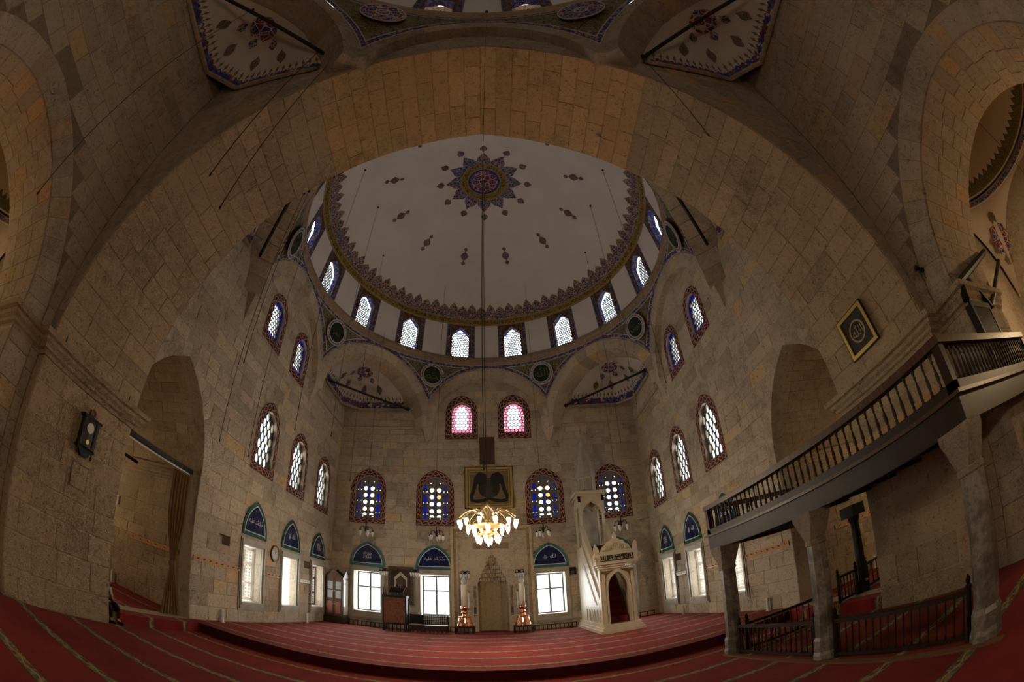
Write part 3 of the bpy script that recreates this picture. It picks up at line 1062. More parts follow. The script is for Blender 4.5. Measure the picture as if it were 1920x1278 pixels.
# ------------------------------------------------------------------ rear bay walls with the side arches
SA = (2.5, -.1, 4.4, 7.0)
for sg in (-1, 1):
    O, U, N = (sg * WR, 0, 0), (0, 1, 0), (-sg, 0, 0)
    f = wall_f(O, U, N)
    hole = arch_pts(*SA, n=14, cu=-.05)
    b = MB(); b.plate([(-11.9, -.1), (Y0 + .1, -.1), (Y0 + .1, 15.6), (-11.9, 15.6)], [hole], 0, None, f)
    o = b.build('wall_rear_%s' % ('left' if sg < 0 else 'right'), m_dark_mortar, fixn=False)
    tag(o, 'sheer ashlar wall with a round arch at the %s edge of the picture' % ('left' if sg < 0 else 'right'), 'wall', kind='structure')
    cov = arch_pts(SA[0] + .56, SA[1], SA[2], SA[3] + .62, n=14, cu=-.05)
    lay(o, course(O, U, N, -4.5, Y0 - .02, 0, 12.2, [cov], .44, .55, 1.3, seed=41 + sg), m_stone_r, 260)
    # arch ring, proud wedge stones
    inn, out = arch_curve(SA[0], SA[2], SA[3], 12), arch_curve(SA[0] + .55, SA[2], SA[3] + .61, 12)
    for i in range(24):
        poly = [(inn[i][0] - .05, inn[i][1]), (inn[i + 1][0] - .05, inn[i + 1][1]), (out[i + 1][0] - .05, out[i + 1][1]), (out[i][0] - .05, out[i][1])]
        cu = sum(p[0] for p in poly) / 4; cw = sum(p[1] for p in poly) / 4
        poly = [(cu + (u - cu) * .98, cw + (w - cw) * .98) for u, w in poly]
        MB().prism(poly, -.05, .035, f).build('voussoir', m_stone_r, o)
    z = 0
    rnd = random.Random(50 + sg)
    while z < 4.38:      # jambs of the ring
        h = min(.5 * rnd.uniform(.85, 1.2), 4.4 - z)
        if 4.4 - z - h < .2: h = 4.4 - z
        for s2 in (-1, 1):
            a, c = sorted((-.05 + s2 * 2.5, -.05 + s2 * 3.05))
            MB().box(0, 0, 0, 0, 0, 0)
            MB().prism([(a, z + .006), (c, z + .006), (c, z + h - .006), (a, z + h - .006)], -.05, .035, f).build('stone_block', m_stone_r, o)
        z += h
    # barrel of the side arch, 2.4 m deep
    cur = arch_curve(SA[0], SA[2], SA[3], 12)
    D = 2.4
    prof = [(2.5, -.1)] + [(u, w) for u, w, *_ in cur] + [(-2.5, -.1)]
    b = MB().grid(lambda i, j: f(prof[i][0] - .05, -D * j - .0, prof[i][1]), len(prof) - 1, 1)
    s = b.build('ceiling_side_arch', m_mortar, fixn=False)
    tag(s, 'barrel soffit of the side arch at the %s edge' % ('left' if sg < 0 else 'right'), 'vault', kind='structure')
    ms = []
    for i in range(len(cur) - 1):
        (u0, w0, *_), (u1, w1, *_) = cur[i], cur[i + 1]
        p = f((u0 + u1) / 2 - .05, 0, (w0 + w1) / 2)
        T = (f(u1, 0, w1) - f(u0, 0, w0)); ln = T.length; T.normalize()
        Nn = Vector((0, -(w1 - w0), (u1 - u0))).normalized()
        mid = Vector((p.x, -.05, SA[2]))
        if Nn.dot(mid - p) < 0: Nn = -Nn
        d = 0
        while d < D - 1e-6:
            l = rnd.uniform(.5, 1.0)
            if d + l > D - .3: l = D - d
            ms.append(bmat(p + Vector((sg * (d + l / 2), 0, 0)) - Nn * .02, Vector((1, 0, 0)), Nn, T, l - .012, .07, ln - .012))
            d += l
    for s2 in (-1, 1):
        ms += course((0, -.05 + s2 * 2.5, 0), (1, 0, 0), (0, -s2, 0), min(sg * WR, sg * (WR + D)), max(sg * WR, sg * (WR + D)), 0, 4.06 if s2 > 0 else 4.38, (), .5, .5, 1.0, seed=60 + sg + s2)
    lay(s, ms, m_stone_r)

# rear wall (behind the viewpoint)
b = MB().box(-WR - .5, WR + .5, -11.9, -11.5, -.1, 15.7)
tag(b.build('wall_back', m_stone_r), 'entrance wall behind the viewpoint', 'wall', kind='structure')

# side rooms beyond the side arches, each with its own small dome
for sg in (-1, 1):
    x0, x1 = WR + 2.4, WR + 2.4 + 6.2
    cx = sg * (x0 + x1) / 2
    b = MB()
    def q(x, y, z): return Vector((sg * x, y, z))
    hole = arch_pts(*SA, n=12, cu=-.05)
    fi = wall_f((sg * x0, 0, 0), (0, 1, 0), (sg, 0, 0))
    b.plate([(-3.2, -.1), (3.2, -.1), (3.2, 12), (-3.2, 12)], [hole], 0, None, fi)
    b.add([q(x1, -3.2, -.1), q(x1, 3.2, -.1), q(x1, 3.2, 12), q(x1, -3.2, 12)], [(0, 1, 2, 3)])
    for y in (-3.15, 3.15):
        b.add([q(x0, y, -.1), q(x1, y, -.1), q(x1, y, 12), q(x0, y, 12)], [(0, 1, 2, 3)])
    o = b.build('wall_side_room_%s' % ('left' if sg < 0 else 'right'), m_stone_r, fixn=False)
    tag(o, 'stone walls of the domed side room past the %s arch' % ('left' if sg < 0 else 'right'), 'wall', kind='structure')
    b = MB().box(min(sg * (x0 - 1), sg * (x1 + .2)), max(sg * (x0 - 1), sg * (x1 + .2)), -3.4, 3.4, 11.0, 11.2)  # unseen slab added above the dome to stop sky light leaking in
    tag(b.build('roof_side_room', m_plaster_w), 'roof slab over the %s side room' % ('left' if sg < 0 else 'right'), 'roof', kind='structure')
    a, zr_ = 3.05, 8.15
    # pendentives of the square room
    b = MB()
    for k in range(4):
        for s_ in (1, -1):
            def P(i, j, uv=False):
                ph = pi / 4 * i / 10
                tt = a * tan(ph)
                zlo = 5.0 + sqrt(max(3.06 ** 2 - min(tt, 3.05) ** 2, 0))
                r0 = a / cos(ph)
                qq = j / 6
                z = zlo + (zr_ - zlo) * qq
                r = r0 + (a - r0) * (1 - (1 - qq) ** 2)
                th = k * pi / 2 + s_ * ph
                if uv: return (hypot(tt, z - 5.0) - 3.06 + .2, zr_ - z + .2)
                return Vector((cx + r * sin(th), r * cos(th), z))
            b.grid(P, 10, 6)
    po = b.build('ceiling_pendentives', m_plaster_w, smooth=True, fixn=False)
    tag(po, 'plain plaster pendentives of the %s side room' % ('left' if sg < 0 else 'right'), 'plaster', kind='structure')
    for k in range(4):
        th = pi / 4 + k * pi / 2
        n = Vector((sin(th), cos(th), 0))
        t = Vector((cos(th), -sin(th), 0))
        for (dz, r, mt, nm) in ((0, .42, m_ara_red, 'painted_roundel'), (.62, .16, m_olive, 'painted_lozenge'), (-.62, .16, m_olive, 'painted_lozenge')):
            cpt = Vector((cx, 0, 6.95 + dz)) + n * (3.40 - .42 * dz)
            up = Vector((0, 0, 1)) - n * .42; up.normalize()
            pts = [cpt + t * (r * (1 + .12 * cos(8 * q_)) * cos(q_)) + up * (1.25 * r * (1 + .12 * cos(8 * q_)) * sin(q_)) - n * .05 for q_ in [2 * pi * i / 24 for i in range(24)]]
            MB().add(pts, [tuple(range(24))]).build(nm, mt, po, fixn=False)
    prof = [(a + .02, zr_), (a - .06, zr_ + .05), (a - .08, zr_ + .16), (a - .02, zr_ + .22), (a - .02, zr_ + .26)]
    Rs = 3.25
    top = zr_ + .26 + 2.15
    b = MB().grid(lambda i, j: Vector((cx + prof[j][0] * sin(2 * pi * i / 48), prof[j][0] * cos(2 * pi * i / 48), prof[j][1])), 48, len(prof) - 1)
    lo = b.build('trim_side_room', m_plaster_w, fixn=False)
    tag(lo, 'moulded ring under the small dome of the %s side room' % ('left' if sg < 0 else 'right'), 'moulding', kind='structure')
    zc = top - Rs
    p0 = math.asin((a - .02) / Rs)
    b = MB().grid(lambda i, j: Vector((cx + Rs * sin(p0 * j / 14) * sin(2 * pi * i / 48), Rs * sin(p0 * j / 14) * cos(2 * pi * i / 48), zc + Rs * cos(p0 * j / 14))), 48, 14)
    dm = b.build('ceiling_side_dome', m_plaster_w, smooth=True, fixn=False)
    tag(dm, 'small plaster dome of the %s side room with painted crest' % ('left' if sg < 0 else 'right'), 'dome', kind='structure')
    zf = zc + Rs * cos(p0)
    # painted crest
    b = MB()
    NN = 480
    def R_(z, k): return sqrt(max(0, (Rs - .015) ** 2 - (z - zc) ** 2))
    vs = []
    for i in range(NN):
        t = 2 * pi * i / NN
        zt = zf + .34 + .16 * (1 - abs((i % 8) - 4) / 4)
        vs += [Vector((cx + R_(zf + .05, 0) * sin(t), R_(zf + .05, 0) * cos(t), zf + .05)), Vector((cx + R_(zt, 0) * sin(t), R_(zt, 0) * cos(t), zt))]
    b.add(vs, [(2 * i, 2 * ((i + 1) % NN), 2 * ((i + 1) % NN) + 1, 2 * i + 1) for i in range(NN)])
    b.build('painted_crest', m_olive, dm, fixn=False)
    b = MB()
    vs = []
    for i in range(72):
        t = 2 * pi * i / 72
        for r, z in ((a - .07, zr_ + .03), (a - .095, zr_ + .17)): vs.append(Vector((cx + r * sin(t), r * cos(t), z)))
    b.add(vs, [(2 * i, 2 * ((i + 1) % 72), 2 * ((i + 1) % 72) + 1, 2 * i + 1) for i in range(72)])
    b.build('painted_band', m_ara_dome, lo, fixn=False)

# passages beside the front bay (north wall with pegs, barrel vault)
for sg in (-1, 1):
    xe = W + 6.2
    f = wall_f((0, 9.7, 0), (1, 0, 0), (0, -1, 0))
    a, c = sorted((sg * (W + .02), sg * xe))
    b = MB()
    b.add([f(a, 0, 0), f(c, 0, 0), f(c, 0, 4.3), f(a, 0, 4.3)], [(0, 1, 2, 3)])
    b.add([Vector((sg * xe, 5.5, 0)), Vector((sg * xe, 9.9, 0)), Vector((sg * xe, 9.9, 7.4)), Vector((sg * xe, 5.5, 7.4))], [(0, 1, 2, 3)])
    b.add([Vector((sg * (PX + .9), Y1 - .2, 0)), Vector((sg * xe, Y1 - .2, 0)), Vector((sg * xe, Y1 - .2, 4.3)), Vector((sg * (PX + .9), Y1 - .2, 4.3))], [(0, 1, 2, 3)])
    o = b.build('wall_passage_%s' % ('left' if sg < 0 else 'right'), m_mortar, fixn=False)
    tag(o, 'rough ashlar wall inside the %s passage' % ('curtained' if sg < 0 else 'balcony side'), 'wall', kind='structure')
    lay(o, course((0, 9.7, 0), (1, 0, 0), (0, -1, 0), a, c, FZ, 4.02, (), .38, .5, 1.1, seed=70 + sg), m_stone_p)
    # vault over it, springing from the cornice
    cur = arch_curve(1.98, 4.2, 6.95, 12)
    yc = (9.7 + Y1 - .2) / 2
    b = MB().grid(lambda i, j: Vector((sg * ((W + .30) + (xe - W - .30) * j), yc + cur[i][0], cur[i][1])), len(cur) - 1, 1)
    s = b.build('ceiling_passage', m_mortar, fixn=False)
    tag(s, 'pointed barrel vault of the %s passage' % ('curtained' if sg < 0 else 'balcony side'), 'vault', kind='structure')
    ms = []; rnd = random.Random(80 + sg)
    for i in range(len(cur) - 1):
        (u0, w0, *_), (u1, w1, *_) = cur[i], cur[i + 1]
        p = Vector((0, yc + (u0 + u1) / 2, (w0 + w1) / 2))
        T = Vector((0, u1 - u0, w1 - w0)); ln = T.length; T.normalize()
        Nn = Vector((0, -T.z, T.y))
        if Nn.dot(Vector((0, yc, 4.2)) - p) < 0: Nn = -Nn
        x = W + .32
        while x < xe - 1e-6:
            l = rnd.uniform(.5, 1.1)
            if x + l > xe - .3: l = xe - x
            ms.append(bmat(p + Vector((sg * (x + l / 2), 0, 0)) - Nn * .02, Vector((1, 0, 0)), Nn, T, l - .012, .07, ln - .014))
            x += l
    lay(s, ms, m_stone_p, 200)
    pth = [(sg * (W + .05), 9.7), (sg * xe, 9.7)]
    pf = [(-a_, z - .02) for a_, z in PROF] if sg > 0 else PROF
    sweep(pth, [(a_ * .6, z - .05) for a_, z in (PROF if sg < 0 else [(-q_, z_) for q_, z_ in PROF])], 'trim_%d' % (15 + sg), m_stone_p, 'stone cornice along the %s passage wall' % ('curtained' if sg < 0 else 'balcony side'))

# ------------------------------------------------------------------ floors
b = MB().box(-16.4, 16.4, -11.9, 9.4, -.2, 0)
fl = b.build('floor', m_carpet); tag(fl, 'dark red carpet with gold and green bands in the nearer bay', 'carpet', kind='structure')
b = MB().box(-W - .3, W + .3, 9.4, YW + .3, -.2, FZ)
for sg in (-1, 1):
    a, c = sorted((sg * (PX + .12), sg * (W + 6.5)))
    b.box(a, c, Y1 - .1, 9.41, -.2, FZ - .004)
    a, c = sorted((sg * (W), sg * (W + 6.5)))
    b.box(a, c, 9.4, 9.9, -.2, FZ - .004)
fr = b.build('floor_front', m_carpet); tag(fr, 'raised red carpet with narrow bands before the mihrab', 'carpet', kind='structure')
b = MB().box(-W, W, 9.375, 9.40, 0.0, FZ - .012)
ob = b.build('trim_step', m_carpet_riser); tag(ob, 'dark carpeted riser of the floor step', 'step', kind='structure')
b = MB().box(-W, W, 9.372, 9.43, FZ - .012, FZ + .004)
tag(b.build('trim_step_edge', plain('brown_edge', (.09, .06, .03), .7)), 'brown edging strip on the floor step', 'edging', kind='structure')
# ------------------------------------------------------------------ windows
WIN = [0]
def window(label, loc, rotz, sub=None):
    WIN[0] += 1
    return thing('window_%d' % WIN[0], label, 'window', loc, rotz, kind='structure')

LF = lambda u, d, w: Vector((u, d, w))
_cache = {}
def shared(key, fn):
    if key not in _cache: _cache[key] = fn()
    return _cache[key]
def norm_mesh(b, name, mat, smooth=False):
    me = b.mesh(name, mat, smooth)
    bm = bmesh.new(); bm.from_mesh(me); bmesh.ops.recalc_face_normals(bm, faces=bm.faces); bm.to_mesh(me); bm.free()
    return me

def daylight(root, hw, zb, za, depth=.55, k=1.0):
    """the daylight that stands in a window: a sky-bright rectangle just outside the glass, shining in"""
    key = ('day', round(hw, 2), round(za - zb, 2), k)
    def mk():
        l = bpy.data.lights.new('daylight', 'AREA'); l.shape = 'RECTANGLE'
        l.size, l.size_y = 2 * hw * 1.3, (za - zb) * 1.2
        l.energy = SKY_L * k * pi * l.size * l.size_y
        l.color = DAY
        return l
    o = bpy.data.objects.new('daylight', shared(key, mk)); COL.objects.link(o)
    o.parent = root; o.location = (0, -depth, (zb + za) / 2); o.rotation_euler = (pi / 2, 0, 0)

def ring_uv(Fo, Wi, y=.028, n=8):
    """flat painted frame between two outlines, UV along it"""
    po, pi_ = arch_pts(*Fo, n=n), arch_pts(*Wi, n=n)
    N = len(po); b = MB(); L = 0
    for i in range(N):
        j = (i + 1) % N
        l = (hypot(po[j][0] - po[i][0], po[j][1] - po[i][1]) + hypot(pi_[j][0] - pi_[i][0], pi_[j][1] - pi_[i][1])) / 2
        b.add([LF(*po[i][:1], y, po[i][1]), LF(po[j][0], y, po[j][1]), LF(pi_[j][0], y, pi_[j][1]), LF(pi_[i][0], y, pi_[i][1])], [(0, 1, 2, 3)], [(L, 0), (L + l, 0), (L + l, 1), (L, 1)])
        b.add([LF(po[i][0], y, po[i][1]), LF(po[j][0], y, po[j][1]), LF(po[j][0], -.02, po[j][1]), LF(po[i][0], -.02, po[i][1])], [(0, 1, 2, 3)], [(L, 0)] * 4)
        b.add([LF(pi_[i][0], y, pi_[i][1]), LF(pi_[j][0], y, pi_[j][1]), LF(pi_[j][0], -.02, pi_[j][1]), LF(pi_[i][0], -.02, pi_[i][1])], [(0, 1, 2, 3)], [(L, 1)] * 4)
        L += l
    return b

def plain_ring(Fo, Wi, y0, y1, n=8):
    po, pi_ = arch_pts(*Fo, n=n), arch_pts(*Wi, n=n)
    N = len(po); b = MB()
    vs = [LF(u, y1, w) for u, w in po] + [LF(u, y1, w) for u, w in pi_] + [LF(u, y0, w) for u, w in po] + [LF(u, y0, w) for u, w in pi_]
    fs = []
    for i in range(N):
        j = (i + 1) % N
        fs += [(i, j, N + j, N + i), (i, j, 2 * N + j, 2 * N + i), (N + i, N + j, 3 * N + j, 3 * N + i)]
    return b.add(vs, fs)

def inset(a, d): return (a[0] - d, a[1] + d, a[2], a[3] - d)

def hex_cells(outline, s):
    """centres of a honeycomb (pointy top) inside an outline"""
    us = [p[0] for p in outline]; ws = [p[1] for p in outline]
    out = []; r = 0; w = min(ws)
    while w < max(ws) + s:
        u = -ceil(max(us) / (s * sqrt(3))) * s * sqrt(3) + (s * sqrt(3) / 2 if r % 2 else 0)
        while u < max(us) + s:
            if inside(outline, u, w): out.append((u, w))
            u += s * sqrt(3)
        w += 1.5 * s; r += 1
    return out

def hex_bars(outline, s, wd, y0, y1, keep=None):
    cells = hex_cells([(u * 1.15, w + (.12 if w > 0 else 0)) for u, w in outline], s)
    seen = set(); b = MB()
    for cu, cw in cells:
        for k in range(6):
            a0, a1 = pi / 6 + k * pi / 3, pi / 6 + (k + 1) * pi / 3
            p, q = (cu + s * cos(a0), cw + s * sin(a0)), (cu + s * cos(a1), cw + s * sin(a1))
            m_ = ((p[0] + q[0]) / 2, (p[1] + q[1]) / 2)
            key = (round(m_[0], 3), round(m_[1], 3))
            if key in seen or not inside(outline, *m_): continue
            seen.add(key)
            d = Vector((q[0] - p[0], q[1] - p[1])).normalized(); nn = Vector((-d.y, d.x)) * wd / 2
            e = d * wd * .3
            poly = [(p[0] - e.x + nn.x, p[1] - e.y + nn.y), (q[0] + e.x + nn.x, q[1] + e.y + nn.y), (q[0] + e.x - nn.x, q[1] + e.y - nn.y), (p[0] - e.x - nn.x, p[1] - e.y - nn.y)]
            b.prism(poly, y0, y1, LF)
    return b

def hexagon(s, key, mat):
    return shared(('hexpane', key), lambda: norm_mesh(MB().prism([(s * cos(pi / 6 + k * pi / 3), s * sin(pi / 6 + k * pi / 3)) for k in range(6)], -.006, .006, LF), 'pane', mat))

def edge_dist(outline, u, w):
    d = 9
    for i in range(len(outline)):
        (x1, y1), (x2, y2) = outline[i], outline[i - 1]
        l2 = (x2 - x1) ** 2 + (y2 - y1) ** 2
        t = max(0, min(1, ((u - x1) * (x2 - x1) + (w - y1) * (y2 - y1)) / l2)) if l2 else 0
        d = min(d, hypot(u - x1 - t * (x2 - x1), w - y1 - t * (y2 - y1)))
    return d

def honeycomb_window(label, loc, rotz, Wd, Fd, s, edge_mat, edge_key, rim_mat):
    root = window(label, loc, rotz)
    zb = Wd[1]
    w0 = (Wd[0], 0, Wd[2] - zb, Wd[3] - zb); f0 = (Fd[0], Fd[1] - zb, Fd[2] - zb, Fd[3] - zb)
    root.location.z += zb
    key = (edge_key, 'hc')
    inst('painted_frame', shared((key, 'f'), lambda: ring_uv(f0, w0).mesh('painted_frame', m_frame_red)), root)
    out = arch_pts(*w0)
    inst('lattice', shared((key, 'l'), lambda: norm_mesh(hex_bars(out, s, .026, -.15, -.11), 'lattice', m_lead)), root)
    inst('rim', shared((key, 'r'), lambda: norm_mesh(plain_ring(w0, inset(w0, .035), -.16, -.09), 'rim', rim_mat)), root)
    for u, w in hex_cells(out, s):
        e = edge_dist(out, u, w) < s * 1.6
        inst('pane', hexagon(s * .99, edge_key if e else 'clear%.2f' % s, edge_mat if e else m_glass), root, Matrix.Translation((u, -.13, w)))
    daylight(root, Wd[0], 0, Wd[3] - zb, k=.18)
    return root

# rose edged pair over the mihrab, blue edged pairs in the side walls
for x, wd in ((-1.3, 'left'), (1.3, 'right')):
    honeycomb_window('rose edged honeycomb window above the mihrab, %s of the brown panel' % wd, (x, YW, 0), pi, PKW, PKF, .105, m_glass_p, 'pink', m_frame_red)
for sg, O, rz, wd in ((-1, -W, -pi / 2, 'left'), (1, W, pi / 2, 'right')):
    for y, pos in ((11.38, 'nearer'), (13.84, 'farther')):
        honeycomb_window('%s blue edged honeycomb window high in the %s wall' % (pos, wd), (O, y, 0), rz, BLW, BLF, .092, m_glass_b, 'blue', m_lead)

# upper windows of the mihrab wall: paired round lights in dull stained tracery
def round_light_window(label, loc, rich):
    root = window(label, loc, pi)
    zb = UPW[1]; root.location.z += zb
    w0 = (UPW[0], 0, UPW[2] - zb, UPW[3] - zb); f0 = (UPF[0], UPF[1] - zb, UPF[2] - zb, UPF[3] - zb)
    inst('painted_frame', shared(('up', 'f'), lambda: ring_uv(f0, w0).mesh('painted_frame', m_frame_red)), root)
    out = arch_pts(*w0)
    holes, big, small, strips = [], [], [], []
    for cu in (-.17, .17):
        for k in range(4): big.append((cu, .46 + k * .345))
    for cu in (-.17, .17):
        holes.append([(cu + .105 * cos(pi * i / 8), .16 + .105 * sin(pi * i / 8)) for i in range(9)])
    for c in big: holes.append(circle(*c, .105, n=14))
    for u in (-.56, -.40, .40, .56):
        for k in range(3): small.append((u, .30 + k * .56))
    for u in (-.25, .25): small += [(u, .09), (u * .9, 1.83)]
    for c in small: holes.append(circle(*c, .026, n=6))
    for u in (-.48, .48):
        for k in range(3): strips.append((u, .36 + k * .56, .065, .20 if k < 2 else .12))
        strips.append((u, .14, .065, .10))
    for u, w, a, c in strips: holes.append([(u - a, w - c + .17), (u + a, w - c + .17), (u + a, w + c + .12), (u - a, w + c + .12)] if w > .3 else [(u - a, w - .08), (u + a, w - .08), (u + a, w + .08), (u - a, w + .08)])
    mids = []
    for k in range(4): mids.append((0, .62 + (k - .5) * .345 + .01))
    for c in mids: holes.append(circle(*c, .052, .10, n=8))
    inst('tracery', shared(('up', 't'), lambda: norm_mesh(MB().plate(out, holes, -.16, -.11, LF), 'tracery', m_tracery)), root)
    disc = shared(('up', 'disc'), lambda: norm_mesh(MB().prism(circle(0, 0, .112, n=14), -.004, .004, LF), 'pane', m_glass))
    disy = shared(('up', 'discy'), lambda: norm_mesh(MB().prism(circle(0, 0, .112, n=14), -.004, .004, LF), 'pane', glass('straw_glass', (.62, .50, .25))))
    for i, (u, w) in enumerate(big): inst('pane', disy if rich == 2 and i == 2 else disc, root, Matrix.Translation((u, -.135, w)))
    hd = shared(('up', 'half'), lambda: norm_mesh(MB().prism([(.112 * cos(pi * i / 8), .112 * sin(pi * i / 8)) for i in range(9)], -.004, .004, LF), 'pane', m_glass))
    for u in (-.17, .17): inst('pane', hd, root, Matrix.Translation((u, -.135, .16)))
    sm = shared(('up', 'bead'), lambda: norm_mesh(MB().prism(circle(0, 0, .03, n=6), -.004, .004, LF), 'bead_pane', m_glass))
    for u, w in small: inst('bead_pane', sm, root, Matrix.Translation((u, -.135, w)))
    mats = {0: (m_glass_vd, m_glass_vd), 1: (m_glass_vd, m_glass_bd), 2: (m_glass_bd, m_glass_vd)}[rich]
    for i, (u, w, a, c) in enumerate(strips):
        mt = mats[0] if u > 0 else mats[1]
        me = shared(('up', 'strip', mt.name, round(c, 2)), lambda: norm_mesh(MB().box(-.08, .08, -.004, .004, -c - .04, c + .06), 'side_pane', mt))
        inst('side_pane', me, root, Matrix.Translation((u, -.14, w + (.14 if w > .3 else 0))))
    for i, (u, w) in enumerate(mids):
        mt = (m_glass_bd, m_glass_yd, m_glass_gd, m_glass_bd)[(i + rich) % 4] if rich else m_glass_vd
        me = shared(('up', 'mid', mt.name), lambda: norm_mesh(MB().prism(circle(0, 0, .06, .11, n=8), -.004, .004, LF), 'centre_pane', mt))
        inst('centre_pane', me, root, Matrix.Translation((u, -.14, w)))
    daylight(root, UPW[0], 0, UPW[3] - zb, k=.28)
    return root
for (x, i), wd, rich in zip(FRONT_UP, ('farthest left on the mihrab wall, above the cupboard', 'left of the framed calligraphy, violet and blue', 'right of the framed calligraphy, violet and blue', 'farthest right on the mihrab wall, behind the pulpit spire'), (1, 2, 2, 0)):
    round_light_window('pointed window of paired round lights %s' % wd, (x, YW, 0), rich)

# upper windows of the side walls: staggered oval lights
def oval_window(label, loc, rotz):
    root = window(label, loc, rotz)
    zb = SUW[1]; root.location.z += zb
    w0 = (SUW[0], 0, SUW[2] - zb, SUW[3] - zb); f0 = (SUF[0], SUF[1] - zb, SUF[2] - zb, SUF[3] - zb)
    inst('painted_frame', shared(('su', 'f'), lambda: ring_uv(f0, w0).mesh('painted_frame', m_frame_red)), root)
    out = arch_pts(*w0)
    cells = []
    r = 0; w = .20
    while w < 1.95:
        for k in range(-2, 3):
            u = k * .29 + (.145 if r % 2 else 0)
            if inside(out, u, w) and edge_dist(out, u, w) > .115: cells.append((u, w))
        w += .27; r += 1
    low = [(-.45 + .3 * k, .07) for k in range(4)]
    holes = [circle(u, w, .108, .165, n=12) for u, w in cells]
    tips = []
    for u, w in cells:
        for du in (-.145, .145):
            c = (round(u + du, 3), round(w, 3))
            if inside(out, *c) and edge_dist(out, *c) > .05 and all(hypot(c[0] - t[0], c[1] - t[1]) > .02 for t in tips): tips.append(c)
    holes += [circle(u, w, .022, .06, n=6) for u, w in tips]
    inst('tracery', shared(('su', 't'), lambda: norm_mesh(MB().plate(out, holes, -.15, -.11, LF), 'tracery', m_lead)), root)
    pane = shared(('su', 'p'), lambda: norm_mesh(MB().prism(circle(0, 0, .114, .171, n=12), -.004, .004, LF), 'pane', m_glass))
    sp = shared(('su', 's'), lambda: norm_mesh(MB().prism(circle(0, 0, .027, .065, n=6), -.004, .004, LF), 'sliver_pane', m_glass))
    for u, w in cells: inst('pane', pane, root, Matrix.Translation((u, -.13, w)))
    for u, w in tips: inst('sliver_pane', sp, root, Matrix.Translation((u, -.13, w)))
    daylight(root, SUW[0], 0, SUW[3] - zb, k=.16)
    return root
for sg, O, rz, wd in ((-1, -W, -pi / 2, 'left'), (1, W, pi / 2, 'right')):
    for y, pos in zip(SIDE_Y, ('nearest', 'middle', 'farthest')):
        oval_window('%s tall window of oval lights in the %s wall, red painted frame' % (pos, wd), (O, y, 0), rz)

# drum windows
hw, zspr, zap = .46, 1.32, 1.75
DW = (.46, 0, 1.30, 1.76)
ordn = ['first', 'second', 'third', 'fourth', 'fifth', 'sixth', 'seventh', 'eighth']
def drum_window(k, cy, a, zsill, which, rim):
    step = 2 * pi / 16
    th = (k + .5) * step
    wd = 'right' if k < 8 else 'left'
    n = k if k < 8 else 15 - k
    r = a + .02
    root = window('%s honeycomb drum window %s of the axis under the %s dome' % (ordn[n], wd, which), (r * sin(th), cy + r * cos(th), zsill), pi - th)
    out = arch_pts(*DW)
    inst('lattice', shared(('dw', 'l', which), lambda: norm_mesh(hex_bars(out, .078, .030, -.24, -.20 if which == 'chandelier' else -.10), 'lattice', m_lead if which == 'chandelier' else m_ledge)), root)
    inst('glass_sheet', shared(('dw', 'g'), lambda: norm_mesh(MB().prism(arch_pts(*inset(DW, .06)), -.226, -.220, LF), 'glass_sheet', m_glass)), root)
    inst('coloured_edge', shared(('dw', 'e', rim.name), lambda: norm_mesh(plain_ring(DW, inset(DW, .06), -.228, -.218), 'coloured_edge', rim)), root)
    # small coloured edge panes
    rnd = random.Random(k * 3 + int(a * 10))
    pts = arch_pts(*inset(DW, .03), n=5)
    for i in range(len(pts)):
        if rnd.random() < .45:
            j = (i + 1) % len(pts)
            q = rnd.random()
            u, w = pts[i][0] + (pts[j][0] - pts[i][0]) * q, pts[i][1] + (pts[j][1] - pts[i][1]) * q
            mt = (m_glass_b, m_glass_y, m_glass_b, m_glass_g)[(k + i // 5) % 4]
            me = shared(('dw', 'ep', mt.name), lambda: norm_mesh(MB().box(-.035, .035, -.004, .004, -.05, .05), 'edge_pane', mt))
            inst('edge_pane', me, root, Matrix.Translation((u, -.212, w)))
    daylight(root, .46, 0, 1.76, .6, .125 if which == 'chandelier' else .9)
for k in range(16):
    drum_window(k, DC, 7.2, 14.05, 'chandelier', m_glass)
for k in range(16):
    drum_window(k, RC, 7.0, 15.57, 'nearer', m_glass)

# lower windows with stone surrounds, casements and tiled lunettes
def surround(root, hw, z0, z1, ohw, oz0, oz1, mat):
    def fr(a, b_, c, d, e, f_, y):
        m_ = MB()
        m_.plate(rect(0, a, b_, c), [rect(0, d, e, f_)], -.02, y, LF)
        return m_
    key = (round(hw, 3), mat.name)
    s = root
    me = shared(('sur', key), lambda: norm_mesh(fr(ohw, oz0, oz1, hw, z0, z1, .045), 'stone_surround', mat))
    o = inst('stone_surround', me, s)
    me = shared(('sur2', key), lambda: norm_mesh(fr(ohw - .05, oz0 + .08, oz1 - .05, hw + .07, z0 - .07, z1 + .07, .085), 'raised_moulding', mat))
    inst('raised_moulding', me, o)
    me = shared(('sill', key), lambda: norm_mesh(MB().box(-hw - .06, hw + .06, -.1, .10, z0 - .07, z0), 'sill', mat))
    inst('sill', me, o)

